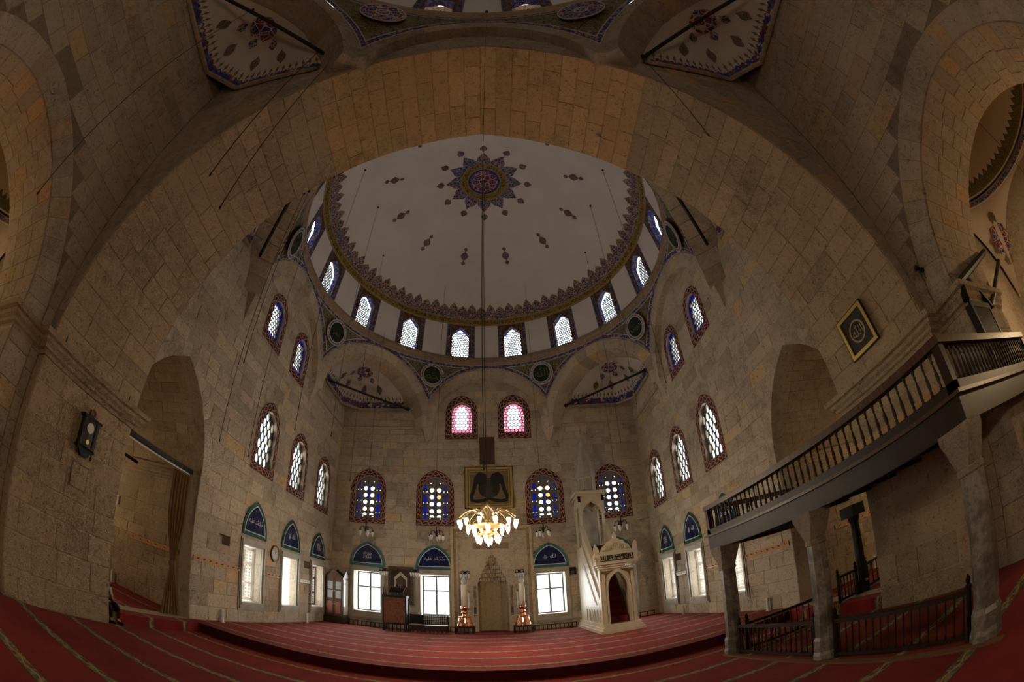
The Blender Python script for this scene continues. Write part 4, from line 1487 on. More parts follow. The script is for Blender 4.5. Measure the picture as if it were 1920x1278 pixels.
def casement(root, hw, z0, z1, depth=.62):
    key = ('cas', round(hw, 3), depth)
    def rev():
        b = MB(); t = .02
        pts = rect(0, hw, z0, z1)
        b.add([LF(u, -.27, w) for u, w in pts] + [LF(u, -depth, w) for u, w in pts], [(i, (i + 1) % 4, (i + 1) % 4 + 4, i + 4) for i in range(4)])
        return b.mesh('reveal', m_white)
    inst('reveal', shared((key, 'rev'), rev), root)
    def frm():
        b = MB()
        b.plate(rect(0, hw, z0, z1), [rect(0, hw - .075, z0 + .07, z1 - .07)], -depth, -depth + .05, LF)
        b.box(-.042, .042, -depth, -depth + .05, z0 + .05, z1 - .05)
        zt = z0 + (z1 - z0) * .62
        b.box(-hw + .05, hw - .05, -depth, -depth + .045, zt - .034, zt + .034)
        return norm_mesh(b, 'casement_frame', plain('window_frame_grey', (.10, .095, .08), .5) if not bpy.data.materials.get('window_frame_grey') else bpy.data.materials['window_frame_grey'])
    c = inst('casement_frame', shared((key, 'f'), frm), root)
    zt = z0 + (z1 - z0) * .62
    for s2 in (-1, 1):
        for a, d in ((z0 + .05, zt), (zt, z1 - .05)):
            me = shared((key, 'p', s2, a), lambda: norm_mesh(MB().box(min(0, s2 * hw), max(0, s2 * hw), -depth + .02, -depth + .026, a, d), 'pane', m_glass))
            inst('pane', me, c)
    inst('window_handle', shared((key, 'h'), lambda: norm_mesh(MB().box(.035, .06, -depth + .05, -depth + .09, z0 + .55, z0 + .72), 'window_handle', m_white)), c)

SCRIPT = ['\ufdfa', '\ufdf7 \ufdf4', '\ufdfb \ufdf2', '\ufdfa']
def text(body, size, mat, parent, loc, rot=(pi / 2, 0, 0), ext=.004, name='calligraphy', sx=1.0):
    c = bpy.data.curves.new(name, 'FONT'); c.body = body; c.size = size; c.extrude = ext
    c.align_x = 'CENTER'; c.align_y = 'CENTER'; c.resolution_u = 3
    c.materials.append(mat)
    o = bpy.data.objects.new(name, c); COL.objects.link(o)
    bpy.context.view_layer.update()
    me = bpy.data.meshes.new_from_object(o.evaluated_get(bpy.context.evaluated_depsgraph_get()))
    bpy.data.objects.remove(o); bpy.data.curves.remove(c)
    me.materials.clear(); me.materials.append(mat)
    o = bpy.data.objects.new(name, me); COL.objects.link(o); o.parent = parent
    o.location = loc; o.rotation_euler = rot; o.scale = (sx, 1, 1)
    return o

def lunette(label, loc, rotz, hw, z0, zs, za, border, script, group):
    """tiled lunette: coloured border, white fillet, cobalt tiles with white writing"""
    root = thing('tile_panel', label, 'tile panel', loc, rotz, group=group)
    o0 = (hw, z0, zs, za); bw = .125
    ins = (hw - bw, z0 + bw, zs, za - bw * 1.05); ins2 = (hw - bw - .030, z0 + bw + .030, zs, za - bw * 1.05 - .034)
    MB_ = plain_ring(o0, ins, .022, .041); MB_.build('border_tiles', border, root)
    plain_ring(ins, ins2, .022, .045).build('white_fillet', m_tile_w, root)
    poly = arch_pts(*ins2, n=10)
    n = 6; du = 2 * ins2[0] / n; dz = .245
    w = ins2[1]; r = 0
    while w < ins2[3]:
        for k in range(n):
            p = clip_rect(poly, -ins2[0] + k * du + .003, -ins2[0] + (k + 1) * du - .003, w + .003, w + dz - .003)
            if len(p) >= 3:
                q = []
                for pt in p:
                    if not q or hypot(pt[0] - q[-1][0], pt[1] - q[-1][1]) > .004: q.append(pt)
                if len(q) >= 3 and max(a[0] for a in q) - min(a[0] for a in q) > .03:
                    MB().prism(q, .022, .039, LF).build('tile', m_tile, root)
        w += dz; r += 1
    # backing so that the joints read dark
    MB().prism(poly, .022, .035, LF).build('tile_bed', m_tile_w if False else plain_cached('tile_joint', (.03, .05, .11)), root)
    # white writing turned to face the room
    key = ('txt', script)
    t = text(script, .23 if len(script) > 1 else .40, m_tile_w, root, (0, .043, z0 + (za - z0) * .43), (pi / 2, 0, pi), .003)
    return root
def plain_cached(n, c, r=.6):
    return bpy.data.materials.get(n) or plain(n, c, r)

names_f = ['above the window beside the cupboard', 'above the window beside the lectern', 'above the window right of the mihrab', 'half hidden behind the pulpit']
for i, x in enumerate(FLOW_X):
    pos = ('window beside the tall cupboard', 'window between lectern and mihrab', 'window right of the mihrab', 'window hidden behind the pulpit')[i]
    root = window('square headed lower %s on the mihrab wall' % pos, (x, YW, 0), pi)
    surround(root, LOW_F[0], LOW_F[1], LOW_F[2], .87, .57, 3.16, m_marble)
    casement(root, LOW_F[0], LOW_F[1], LOW_F[2])
    daylight(root, LOW_F[0], LOW_F[1], LOW_F[2], .95, 1.1)
    lunette('cobalt tiled lunette with turquoise edge and white script %s' % names_f[i], (x, YW, 0), pi, .86, 3.19, 3.26, 4.38, m_tile_t, SCRIPT[i], 'tiled lunettes on the mihrab wall')

def lattice_shutter(root, hw, z0, z1, kind, side):
    """open shutter leaf standing in the reveal"""
    h = z1 - z0 - .06
    wdt = .62
    sh = bpy.data.objects.new('shutter', None); COL.objects.link(sh); sh.parent = root
    ang = radians(62) * side
    sh.location = (side * (hw - .02), -.30, z0 + .03); sh.rotation_euler = (0, 0, ang if side > 0 else ang)
    mt = m_wood_m if kind == 'dark' else plain_cached('bleached_wood', (.52, .44, .34), .6)
    b = MB(); sx = -side
    def bx(a, c, y0, y1, e, f_): b.box(min(sx * a, sx * c), max(sx * a, sx * c), y0, y1, e, f_)
    bx(0, .07, -.02, .02, 0, h); bx(wdt - .07, wdt, -.02, .02, 0, h); bx(0, wdt, -.02, .02, 0, .09); bx(0, wdt, -.02, .02, h - .09, h)
    for q in (.33, .70): bx(0, wdt, -.02, .02, h * q - .04, h * q + .04)
    b.build('shutter_frame', mt, sh)
    b = MB()
    n = 5
    import itertools
    for i in range(14):
        for j in range(4):
            cu, cw = .13 + j * .12, .16 + i * (h - .3) / 13
            for a in (0, pi / 3, 2 * pi / 3):
                d = Vector((cos(a), sin(a))) * .062; nn = Vector((-sin(a), cos(a))) * .009
                b.prism([(sx * (cu - d.x + nn.x), cw - d.y + nn.y), (sx * (cu + d.x + nn.x), cw + d.y + nn.y), (sx * (cu + d.x - nn.x), cw + d.y - nn.y), (sx * (cu - d.x - nn.x), cw - d.y - nn.y)], -.01, .01, LF)
    o = b.build('star_lattice', mt, sh)

names_s = {(-1, 0): 'nearest lower window in the left wall, pale lattice shutter standing open', (-1, 1): 'middle lower window in the left wall beside the round clock', (-1, 2): 'lower window in the left wall next to the cupboard corner, brown shutter',
           (1, 0): 'nearest lower window in the right wall, seen between balcony columns', (1, 1): 'middle lower window in the right wall with pale lattice', (1, 2): 'lower window in the right wall nearest the pulpit'}
lun_s = {(-1, 0): 'nearest pointed lunette in the left wall', (-1, 1): 'middle pointed lunette in the left wall, beside the round clock', (-1, 2): 'farthest pointed lunette in the left wall',
         (1, 0): 'pointed lunette in the right wall peeping over the balcony rail', (1, 1): 'middle pointed lunette in the right wall', (1, 2): 'farthest pointed lunette in the right wall'}
for sg, O, rz in ((-1, -W, -pi / 2), (1, W, pi / 2)):
    for i, y in enumerate(SIDE_Y):
        root = window(names_s[(sg, i)], (O, y, 0), rz)
        surround(root, LOW_S[0], LOW_S[1], LOW_S[2], .82, .66, 3.06, m_marble)
        casement(root, LOW_S[0], LOW_S[1], LOW_S[2], .75)
        kind = {(-1, 0): 'pale', (-1, 2): 'dark', (1, 0): 'pale', (1, 1): 'pale', (1, 2): 'pale'}.get((sg, i))
        if kind: lattice_shutter(root, *LOW_S, kind, -1 if sg < 0 else 1)
        daylight(root, LOW_S[0], LOW_S[1], LOW_S[2], 1.05, 1.0)
        lunette('cobalt tiled %s with white script' % lun_s[(sg, i)], (O, y, 0), rz, .82, 3.16, 3.22, 4.37, m_tile_g, SCRIPT[(i + 1) % 4], 'tiled lunettes on the side walls')
# ------------------------------------------------------------------ painting of the front dome
Rs_, ZT = 8.5, 19.65
def DP(r, az, lift=.014):
    R = Rs_ - lift
    r = min(r, R - .01)
    return Vector((r * sin(az), DC + r * cos(az), ZT - Rs_ + sqrt(R * R - r * r)))
def dome_poly(pts, name, mat, parent=dome_front, lift=.014, n=0):
    """pts: (radius, azimuth) outline, filled as a fan with an inner ring so it hugs the curve"""
    c = (sum(p[0] * cos(p[1]) for p in pts) / len(pts), sum(p[0] * sin(p[1]) for p in pts) / len(pts))
    def cv(x, y): return DP(hypot(x, y), atan2(y, x), lift)
    xy = [(r * cos(a), r * sin(a)) for r, a in pts]
    mid = [(c[0] + (x - c[0]) * .5, c[1] + (y - c[1]) * .5) for x, y in xy]
    k = len(xy)
    b = MB().add([cv(*p) for p in xy] + [cv(*p) for p in mid] + [cv(*c)], [(i, (i + 1) % k, k + (i + 1) % k, k + i) for i in range(k)] + [(k + i, k + (i + 1) % k, 2 * k) for i in range(k)])
    return b.build(name, mat, parent, fixn=False)
def dome_ring(r0, r1, name, mat, lift=.014, n=96, wave=None, parent=dome_front):
    b = MB(); vs = []
    for i in range(n):
        a = 2 * pi * i / n
        ra = wave(i) if wave else r0
        vs += [DP(ra, a, lift), DP((ra + r1) / 2, a, lift), DP(r1, a, lift)]
    fs = []
    for i in range(n):
        j = (i + 1) % n
        fs += [(3 * i, 3 * j, 3 * j + 1, 3 * i + 1), (3 * i + 1, 3 * j + 1, 3 * j + 2, 3 * i + 2)]
    return b.add(vs, fs).build(name, mat, parent, fixn=False)
m_blue_line = plain('deep_blue_paint', (.022, .025, .20), .8)
m_gold_line = plain('gold_paint', (.26, .19, .07), .7)
m_ara_small = arabesque('fine_blue_red_scrollwork', (.04, .05, .20), (.42, .39, .37), (.17, .04, .03), 9.0, .06)
dome_poly([(.66, 2 * pi * i / 36) for i in range(36)], 'rosette_centre', m_ara_red, lift=.012)
dome_ring(.66, .76, 'rosette_blue_ring', m_blue_line)
dome_ring(.76, .82, 'rosette_gold_ring', m_gold_line)
dome_ring(.82, 1.06, 'rosette_leaf_ring', m_ara_gold)
dome_ring(1.06, 1.13, 'rosette_gold_ring', m_gold_line)
for k in range(12):
    a0 = k * pi / 6
    s_ = pi / 12
    pet = [(r_ * 1.13, a_) for r_, a_ in ((1.0, a0 - s_), (1.17, a0 - s_ * .98), (1.30, a0 - s_ * .80), (1.42, a0 - s_ * .42), (1.62, a0), (1.42, a0 + s_ * .42), (1.30, a0 + s_ * .80), (1.17, a0 + s_ * .98), (1.0, a0 + s_))]
    dome_poly(pet, 'rosette_petal', m_ara_dome)
    dome_poly([(1.82, a0), (1.95, a0 - .008), (1.95, a0 + .008)], 'rosette_stem', m_brown_orn)
    dome_poly([(1.92, a0), (2.0, a0 - .075), (2.1, a0 - .085), (2.18, a0 - .06), (2.30, a0), (2.18, a0 + .06), (2.1, a0 + .085), (2.0, a0 + .075)], 'rosette_lozenge', m_brown_orn)
    a1 = a0 + pi / 12
    for dr, w_, h_, mt in ((0, .040, .19, m_brown_orn), (.33, .022, .09, m_brown_orn), (-.33, .022, .09, m_brown_orn)):
        c = 4.23 + dr
        dome_poly([(c - h_ * 1.2, a1), (c - h_ * .6, a1 - w_ * .8), (c, a1 - w_ * 1.2), (c + h_ * .6, a1 - w_ * .8), (c + h_ * 1.2, a1), (c + h_ * .6, a1 + w_ * .8), (c, a1 + w_ * 1.2), (c - h_ * .6, a1 + w_ * .8)], 'painted_lozenge', mt)
dome_ring(6.93, 6.99, 'gold_band_line', m_gold_line)
dome_ring(6.81, 6.93, 'gold_band', m_ara_gold)
dome_ring(6.77, 6.81, 'gold_band_line', m_gold_line)
def wave(i):
    q = i % 8
    big = (i // 8) % 2 == 0
    t = abs(q - 4) / 4
    h = .78 * sqrt(max(0, 1 - t * t)) + .30 * max(0, 1 - 2.2 * t)
    return 6.77 - (.20 + (.26 if big else .17) * h)
dome_ring(0, 6.77, 'painted_crest', m_ara, lift=.012, n=640, wave=wave)
dome_ring(0, 6.77, 'crest_outline', m_gold_line, lift=.008, n=640, wave=lambda i: wave(i) - .045)
dome_ring(1.12, 1.16, 'rosette_gold_ring', m_gold_line, lift=.016)

# calligraphic medallions in the pendentives
def medallion(k, cy, r, z, rad_, label, body, tilt=.30, colour=None, group='round medallions under the chandelier dome'):
    th = (k + .5) * pi / 4
    root = thing('calligraphy_medallion', label, 'medallion', (r * sin(th), cy + r * cos(th), z), 0, group)
    root.rotation_euler = (-tilt, 0, pi - th)
    if colour is None:
        MB().prism(circle(0, 0, rad_ * .74, n=40), .0, .03, LF).build('dark_disc', m_med, root)
        for r0, r1, mt, y, nm in ((.74, .81, m_tile_w, .045, 'white_ring'), (.81, .93, m_ara_small, .04, 'patterned_ring'), (.93, 1.0, m_tile_w, .036, 'outer_white_ring')):
            m2 = mt if mt is not m_tile_w else plain_cached('cream_paint', (.44, .42, .40), .8)
            b = MB(); o_, i_ = circle(0, 0, rad_ * r1, n=40), circle(0, 0, rad_ * r0, n=40)
            b.plate(o_, [i_], 0, y, LF).build(nm, m2, root)
        text(body, rad_ * (.95 if len(body) < 2 else .62), plain_cached('olive_gold_script', (.11, .095, .03), .6), root, (0, .034, -.02), (pi / 2, 0, pi), .004)
    else:
        MB().prism(circle(0, 0, rad_, rad_ * .8, n=40), 0, .02, LF).build('painted_ground', colour, root)
        MB().plate(circle(0, 0, rad_ * 1.05, rad_ * .85, n=40), [circle(0, 0, rad_, rad_ * .8, n=40)], 0, .03, LF).build('cream_ring', plain_cached('cream_paint', (.44, .42, .40), .8), root)
        MB().prism(circle(0, 0, rad_ * .28, rad_ * .24, n=24), .02, .028, LF).build('centre_boss', m_ara_red if colour is not m_ara_red else m_ara_dome, root)
        MB().plate(circle(0, 0, rad_ * .33, rad_ * .29, n=24), [circle(0, 0, rad_ * .28, rad_ * .24, n=24)], .02, .03, LF).build('centre_ring', plain_cached('cream_paint', (.44, .42, .40), .8), root)
    return root
ALI, OMR, OSM, EBU = '\ufef2\ufee0\ufecb', '\ufeae\ufee4\ufecb', '\ufee5\ufe8e\ufee4\ufe9c\ufecb', '\ufeae\ufedc\ufe91\ufeee\ufe91\ufe8d'
for k, lab, body in ((7, 'dark green medallion with gold script left of the middle arch', '\ufdf4'), (0, 'dark green medallion with gold script right of the middle arch', '\ufdf2'),
                     (6, 'dark green medallion above the farther blue window of the left wall', OMR), (1, 'dark green medallion with tall gold strokes above the right wall', EBU),
                     (5, 'foreshortened dark medallion beside the upper left end of the great arch', ALI), (2, 'foreshortened dark medallion beside the upper right end of the great arch', OSM)):
    medallion(k, DC, 7.23, 12.78, .60, lab, body, .26)
medallion(7, RC, 6.95, 14.25, .64, 'round red and blue painted roundel at the top left of the great arch', '', .21, m_ara_red, 'painted roundels under the nearer dome')
medallion(0, RC, 6.95, 14.15, .64, 'round blue painted roundel at the top right of the great arch', '', .21, m_ara_dome, 'painted roundels under the nearer dome')
# ------------------------------------------------------------------ mihrab
def mihrab():
    root = thing('mihrab', 'carved limestone mihrab niche with stalactite hood in the qibla wall', 'mihrab', (0, YW, 0), pi)
    hole = arch_pts(.655, FZ, 2.60, 3.93, n=8)
    stepped = []
    # stepped hood outline
    tiers = 7
    R0, zh, ht = .655, 2.60, .195
    right = [(R0, FZ), (R0, zh)]
    for i in range(tiers):
        r = R0 * (1 - (i + 1) / (tiers + .6))
        right += [(r + .035, zh + i * ht + .02), (r + .02, zh + (i + 1) * ht)]
    right.append((.0, zh + tiers * ht + .05))
    outl = [(-u, w) for u, w in right[:-1]] + [right[-1]] + right[:-1][::-1]
    b = MB().plate([(-1.55, FZ), (1.55, FZ), (1.55, 5.0), (-1.55, 5.0)], [outl], .02, .10, LF)
    b.build('niche_surround', m_stone, root)
    # stepped frame bands
    def band(a, c, zt, y, name, mat):
        MB().prism([(-c, FZ), (-a, FZ), (-a, zt), (a, zt), (a, FZ), (c, FZ), (c, zt + c - a), (-c, zt + c - a)], .015, y, LF).build(name, mat, root)
    band(1.70, 1.82, 5.12, .19, 'outer_moulding', m_stone)
    band(1.57, 1.70, 4.99, .14, 'middle_moulding', m_stone_p)
    band(1.50, 1.57, 4.92, .17, 'inner_moulding', m_stone)
    band(.98, 1.03, 4.02, .125, 'niche_fillet', m_stone)
    MB().prism(rect(0, 1.40, 4.86, 4.90), .1, .135, LF).build('upper_fillet', m_stone, root)
    # inscription panel
    ip = MB().plate(rect(.03, .86, 4.12, 4.52), [rect(.03, .80, 4.17, 4.47)], .1, .13, LF).build('inscription_frame', m_stone, root)
    MB().prism(rect(.03, .80, 4.17, 4.47), .098, .108, LF).build('inscription_slab', m_ledge, ip)
    # niche wall: five-sided apse
    b = MB()
    pts = [(R0 * cos(pi * i / 6), -.62 * sin(pi * i / 6) + .03) for i in range(7)]
    for i in range(6):
        (x0, y0), (x1, y1) = pts[i], pts[i + 1]
        b.add([LF(x0, y0, FZ), LF(x1, y1, FZ), LF(x1, y1, zh + .2), LF(x0, y0, zh + .2)], [(0, 1, 2, 3)])
    b.build('niche_wall', m_stone_p, root, fixn=False)
    b = MB().add([LF(x, y, z) for x in (-.9, .9) for y in (-.8, -.004) for z in (FZ - .02, 4.3)], [(0, 1, 5, 4), (0, 1, 3, 2), (4, 5, 7, 6), (0, 2, 6, 4), (1, 3, 7, 5)])
    b.build('niche_backing', m_stone_p, root, fixn=False)  # unseen box added behind the niche to block leaking sky light
    # stalactite tiers
    for i in range(tiers):
        r1 = R0 * (1 - i / (tiers + .6)); r0 = R0 * (1 - (i + 1) / (tiers + .6))
        za, zb = zh + i * ht, zh + (i + 1) * ht
        b = MB(); n = max(4, 13 - i * 1)
        for k in range(n):
            t0, t1 = pi * k / n, pi * (k + 1) / n
            tm = (t0 + t1) / 2
            q = .94
            A0, A1 = (r1 * cos(t0), -r1 * q * sin(t0)), (r1 * cos(t1), -r1 * q * sin(t1))
            B0, B1 = (r0 * cos(t0), -r0 * q * sin(t0)), (r0 * cos(t1), -r0 * q * sin(t1))
            Bm = (r0 * .90 * cos(tm), -r0 * .90 * q * sin(tm))
            Am = (r1 * 1.0 * cos(tm), -r1 * q * sin(tm))
            v = [LF(A0[0], A0[1], za), LF(Am[0], Am[1], za + .03), LF(A1[0], A1[1], za), LF(B0[0], B0[1], za + .10), LF(Bm[0], Bm[1], za + .06), LF(B1[0], B1[1], za + .10), LF(B0[0], B0[1], zb + .02), LF(Bm[0], Bm[1], zb + .02), LF(B1[0], B1[1], zb + .02)]
            b.add(v, [(0, 1, 4, 3), (1, 2, 5, 4), (3, 4, 7, 6), (4, 5, 8, 7)])
            b.lathe([(.001, -.05), (.028, .0), (.03, .05)], 5, (B0[0], B0[1], za + .06))
        b.build('stalactite_tier', m_stone, root, fixn=False)
    for s in (-1, 1):
        col = MB().lathe([(.055, 1.02), (.07, 1.06), (.05, 1.10), (.05, 2.30), (.075, 2.36), (.055, 2.44)], 10, (s * .80, .12, 0)).build('colonnette', m_stone_p, root)
        MB().lathe([(.056, 1.12), (.056, 1.42)], 10, (s * .80, .12, 0)).build('grey_segment', m_lead, col)
        MB().lathe([(.056, 1.86), (.056, 2.18)], 10, (s * .80, .12, 0)).build('brown_segment', m_ledge, col)
    return root
mihrab()
for s, wd in ((-1, 'left'), (1, 'right')):
    o = thing('scroll_tube', 'silver scroll tube hanging on the %s of the mihrab niche' % wd, 'tube', (s * 1.06, YW - .20, 1.35), 0, 'scroll tubes by the mihrab')
    sil = plain_cached('silver_metal', (.62, .62, .62), .3)
    MB().lathe([(.05, 0), (.05, .78)], 10).build('tube_body', sil, o)
    MB().lathe([(.055, -.01), (.058, .03)], 10).build('end_cap', m_brass, o)
    MB().lathe([(.056, .75), (.058, .80), (.02, .84)], 10).build('end_cap', m_brass, o)
    MB().tube([(0, 0, .83), (0, .05, .90)], .008, 5).build('hook', m_iron, o)
# mihrab candlesticks on low stands
for s, wd in ((-1, 'left'), (1, 'right')):
    st = thing('candle_stand', 'low dark wooden stand under the %s copper candlestick' % wd, 'stand', (s * 1.20, 18.9, FZ), 0, 'candlestick stands')
    MB().box(-.40, .40, -.33, .33, .26, .32).build('top_board', m_wood, st)
    for i in range(5):
        MB().box(-.38 + i * .17, -.33 + i * .17, -.33, -.28, 0, .26).build('post', m_wood, st)
    for y in (-.33, .28):
        for x in (-.4, .35): MB().box(x, x + .05, y, y + .05, 0, .26).build('corner_post', m_wood, st)
    c = thing('candlestick', 'tall ivory candle in a polished copper base %s of the mihrab' % wd, 'candlestick', (s * 1.20, 18.9, FZ + .32), 0, 'mihrab candlesticks')
    MB().lathe([(.36, 0), (.37, .03), (.34, .06), (.30, .20), (.25, .38), (.24, .42), (.27, .45), (.12, .47), (.10, .52), (.10, .60)], 24).build('bell_base', m_copper, c, smooth=True)
    MB().lathe([(.10, .58), (.135, .60), (.135, .66), (.10, .68), (.11, .76), (.15, .78), (.155, .91), (.13, .93)], 20).build('neck', m_copper, c, smooth=True)
    MB().lathe([(.125, .90), (.125, 1.90), (.11, 1.92)], 18).build('candle', m_wax, c, smooth=True)
    MB().lathe([(.03, 1.90), (.09, 1.97), (.115, 2.06), (.09, 2.15), (.03, 2.21), (.012, 2.26)], 14).build('glass_globe', plain_cached('silvered_glass', (.5, .5, .48), .2), c, smooth=True)

# low wooden rails along the qibla wall
def low_rail(x0, x1, y, label, n, z=FZ, h=.27):
    o = thing('low_rail', label, 'rail', (x0, y, z), 0, 'low rails along the qibla wall')
    L = x1 - x0
    MB().box(0, L, -.03, .03, h - .035, h).build('top_bar', m_wood, o)
    me = norm_mesh(MB().box(-.02, .02, -.02, .02, 0, h - .035), 'post', m_wood)
    for i in range(n): inst('post', me, o, Matrix.Translation((.03 + (L - .06) * i / (n - 1), 0, 0)))
low_rail(-6.38, -4.72, 19.25, 'low dark rail between the cupboard and the lectern', 9)
low_rail(-1.88, -1.62, 19.25, 'short low dark rail at the foot of the left candlestick', 2)
low_rail(1.66, 3.50, 19.25, 'low dark rail right of the right candlestick', 11)
low_rail(5.35, 7.0, 19.2, 'low dark rail in the corner past the pulpit', 6)

# ------------------------------------------------------------------ pulpit (minbar)
def pulpit():
    cx, hw = 4.32, .62
    yf, yb = 15.15, 19.45
    root = thing('pulpit', 'cream marble pulpit with carved portal, red stair and tall pointed spire', 'pulpit', (cx, yf, FZ))
    D = yb - yf
    # plinth in three steps
    for i, (e, z0, z1) in enumerate(((.16, 0, .11), (.10, .11, .20), (.04, .20, .32))):
        MB().box(-hw - e, hw + e, -.22 - e, D, z0, z1).build('plinth_step', m_marble_w, root)
    # portal
    ow, oz = .64, 2.36
    hole = arch_pts(.375, .32, 1.65, 2.24)
    yP, tP = 0, .20
    f = lambda u, d, w: Vector((u, d, w))
    p = MB().plate([(-ow, .32), (ow, .32), (ow, oz), (-ow, oz)], [hole], yP - .02, yP + tP, f).build('portal', m_marble_w, root)
    po, pi_ = arch_pts(.45, .32, 1.65, 2.31), hole
    b = MB(); n = len(po)
    b.plate(po, [pi_], yP - .05, yP, f).build('arch_moulding', m_marble_w, p)
    for s in (-1, 1):   # pierced spandrels
        q = MB()
        q.prism([(s * .60, 2.30), (s * .60, 1.95), (s * .47, 1.95), (s * .36, 2.18), (s * .10, 2.32)], yP - .028, yP - .02, f)
        q.build('spandrel_relief', m_brass, p)
        for zz in (.32, 1.3): MB().box(s * .52 - .05, s * .52 + .05, yP - .06, yP - .02, zz, zz + .9).build('pilaster', m_marble_w, p)
    # stalactite cornice in three stepped rows
    for i in range(3):
        e = .02 + .05 * i; z0 = 2.36 + .075 * i
        b = MB().box(-ow - e, ow + e, -.05 - e, tP + e, z0 + .03, z0 + .075)
        m_ = 22
        for k in range(m_):
            x = -ow - e + (2 * (ow + e)) * (k + .5) / m_
            b.add([(x - .025, -.05 - e, z0 + .035), (x + .025, -.05 - e, z0 + .035), (x + .025, -.02 - e + .03, z0 + .035), (x - .025, -.02 - e + .03, z0 + .035), (x, -.02, z0 - .03)], [(0, 1, 4), (1, 2, 4), (2, 3, 4), (3, 0, 4)])
        b.build('stalactite_row', m_marble_w, root)
    bd = MB().box(-ow - .12, ow + .12, -.17, tP + .12, 2.585, 2.95).build('inscription_block', m_marble_w, root)
    MB().box(-.60, .60, -.178, -.168, 2.65, 2.87).build('dark_ground', plain_cached('dark_recess', (.03, .025, .015)), bd)
    text('\ufdfa \ufdf2 \ufdf4 \ufdf7 \ufdfb', .23, m_marble_w, bd, (0, -.18, 2.76), (pi / 2, 0, 0), .006, 'gilded_inscription', 1.0)['kind'] = 'stuff'
    # crest
    top = [(-.62, 2.95)]
    for i in range(13):
        t = i / 12
        u = -.56 + 1.12 * t
        top.append((u, 3.02 + .42 * sin(pi * t) ** .8 + (.05 if i % 2 else 0)))
    top += [(.62, 2.95)]
    cr = MB().prism([top[0]] + [top[-1]] + top[1:-1][::-1], -.10, .02, f).build('carved_crest', m_marble_w, root)
    b = MB()
    for k, (u, w, r) in enumerate(((-.26, 3.14, .11), (0, 3.22, .14), (.26, 3.14, .11), (-.44, 3.05, .06), (.44, 3.05, .06))):
        o_, i_ = circle(u, w, r, n=14), circle(u, w, r * .72, n=14)
        b.plate(o_, [i_], -.13, -.10, f)
        b.prism(circle(u, w, r * .32, n=8), -.13, -.10, f)
    b.build('scroll_relief', m_marble_w, cr)
    MB().prism([(-.10, 3.42), (.10, 3.42), (.06, 3.50), (.07, 3.56), (0, 3.72), (-.07, 3.56), (-.06, 3.50)], -.09, .01, f).build('finial', m_marble_w, cr)
    for s in (-1, 1):
        MB().prism([(s * .60, 2.90), (s * .78, 2.75), (s * .78, 3.20), (s * .73, 3.32), (s * .68, 3.22), (s * .62, 3.12)], -.14, .0, f).build('pinnacle', m_marble_w, cr)
    # stair with carpet
    ns = 13; y0, y1, z0, z1 = .30, 2.95, .32, 3.55
    b = MB()
    for i in range(ns):
        ya, za = y0 + (y1 - y0) * i / ns, z0 + (z1 - z0) * (i + 1) / ns
        b.box(-.36, .36, ya, y1 + .1, z0 + (z1 - z0) * i / ns, za)
    b.build('carpeted_stair', plain_cached('pulpit_red_carpet', (.14, .012, .012), .95), root)
    # flank walls with sloping parapets
    for s in (-1, 1):
        g = lambda u, d, w, s=s: Vector((s * (.42 + d), u, w))
        prof = [(.20, .32), (D, .32), (D, 3.6), (3.05, 3.6), (.20, .95)]
        fl = MB().prism(prof, 0, .16, g).build('flank_wall', m_marble_w, root)
        MB().prism([(.20, .95), (3.05, 3.6), (3.05, 4.42), (.20, 1.62)], .03, .13, g).build('parapet_panel', m_marble_w, fl)
        MB().prism([(.20, 1.60), (3.05, 4.40), (3.05, 4.54), (.20, 1.74)], .0, .18, g).build('handrail', m_marble_w, fl)
        MB().prism([(.20, .93), (3.05, 3.58), (3.05, 3.72), (.20, 1.07)], .0, .19, g).build('string_moulding', m_marble_w, fl)
        MB().prism([(.95, 1.06), (2.9, 1.06), (2.9, 2.85)], .15, .18, g).build('triangle_panel', m_marble_w, fl)
        MB().prism([(1.12, 1.14), (2.80, 1.14), (2.80, 2.66)], .17, .195, g).build('triangle_field', m_marble, fl)
        MB().prism([(.20, .88), (3.05, .88), (3.05, .96), (.20, .96)], .15, .20, g).build('belt_moulding', m_marble_w, fl)
        for k in range(6):   # small flat arches at the foot; dark ones paint the openings' shade
            u = .42 + k * .46
            MB().prism(arch_pts(.055, .40, .68, .80, n=4, cu=u), .155, .165, g).build('blind_arch', plain_cached('dark_recess', (.03, .025, .015)) if k % 2 == 0 else m_marble, fl)
            MB().prism([(u + .15, .36), (u + .19, .36), (u + .19, .86), (u + .15, .86)], .15, .185, g).build('flank_pilaster', m_marble_w, fl)
    # pavilion
    py0, py1 = 3.05, D - .05
    for sx in (-1, 1):
        for yy in (py0 + .07, py1 - .07):
            MB().lathe([(.095, 3.55), (.095, 3.68), (.065, 3.72), (.065, 5.35), (.10, 5.45), (.11, 5.6)], 8, (sx * .48, yy, 0)).build('pavilion_post', m_marble_w, root)
    MB().box(-.56, .56, py0, py1, 3.45, 3.6).build('platform', m_marble_w, root)
    hp = arch_pts(.36, 3.6, 5.05, 5.55)
    for yy in (py0, py1 - .10):
        MB().plate([(-.56, 5.0), (-.40, 5.0)] + [q for q in arch_pts(.40, 3.6, 5.0, 5.5)[2:]][::-1][:0] + [(-.38, 5.15), (-.30, 5.35), (-.15, 5.48), (0, 5.58), (.15, 5.48), (.30, 5.35), (.38, 5.15), (.40, 5.0), (.56, 5.0), (.56, 5.85), (-.56, 5.85)], [], yy, yy + .10, f).build('pavilion_arch', m_marble_w, root)
    for sx in (-1, 1):
        MB().box(sx * .51 - .05, sx * .51 + .05, py0, py1, 5.40, 5.85).build('pavilion_beam', m_marble_w, root)
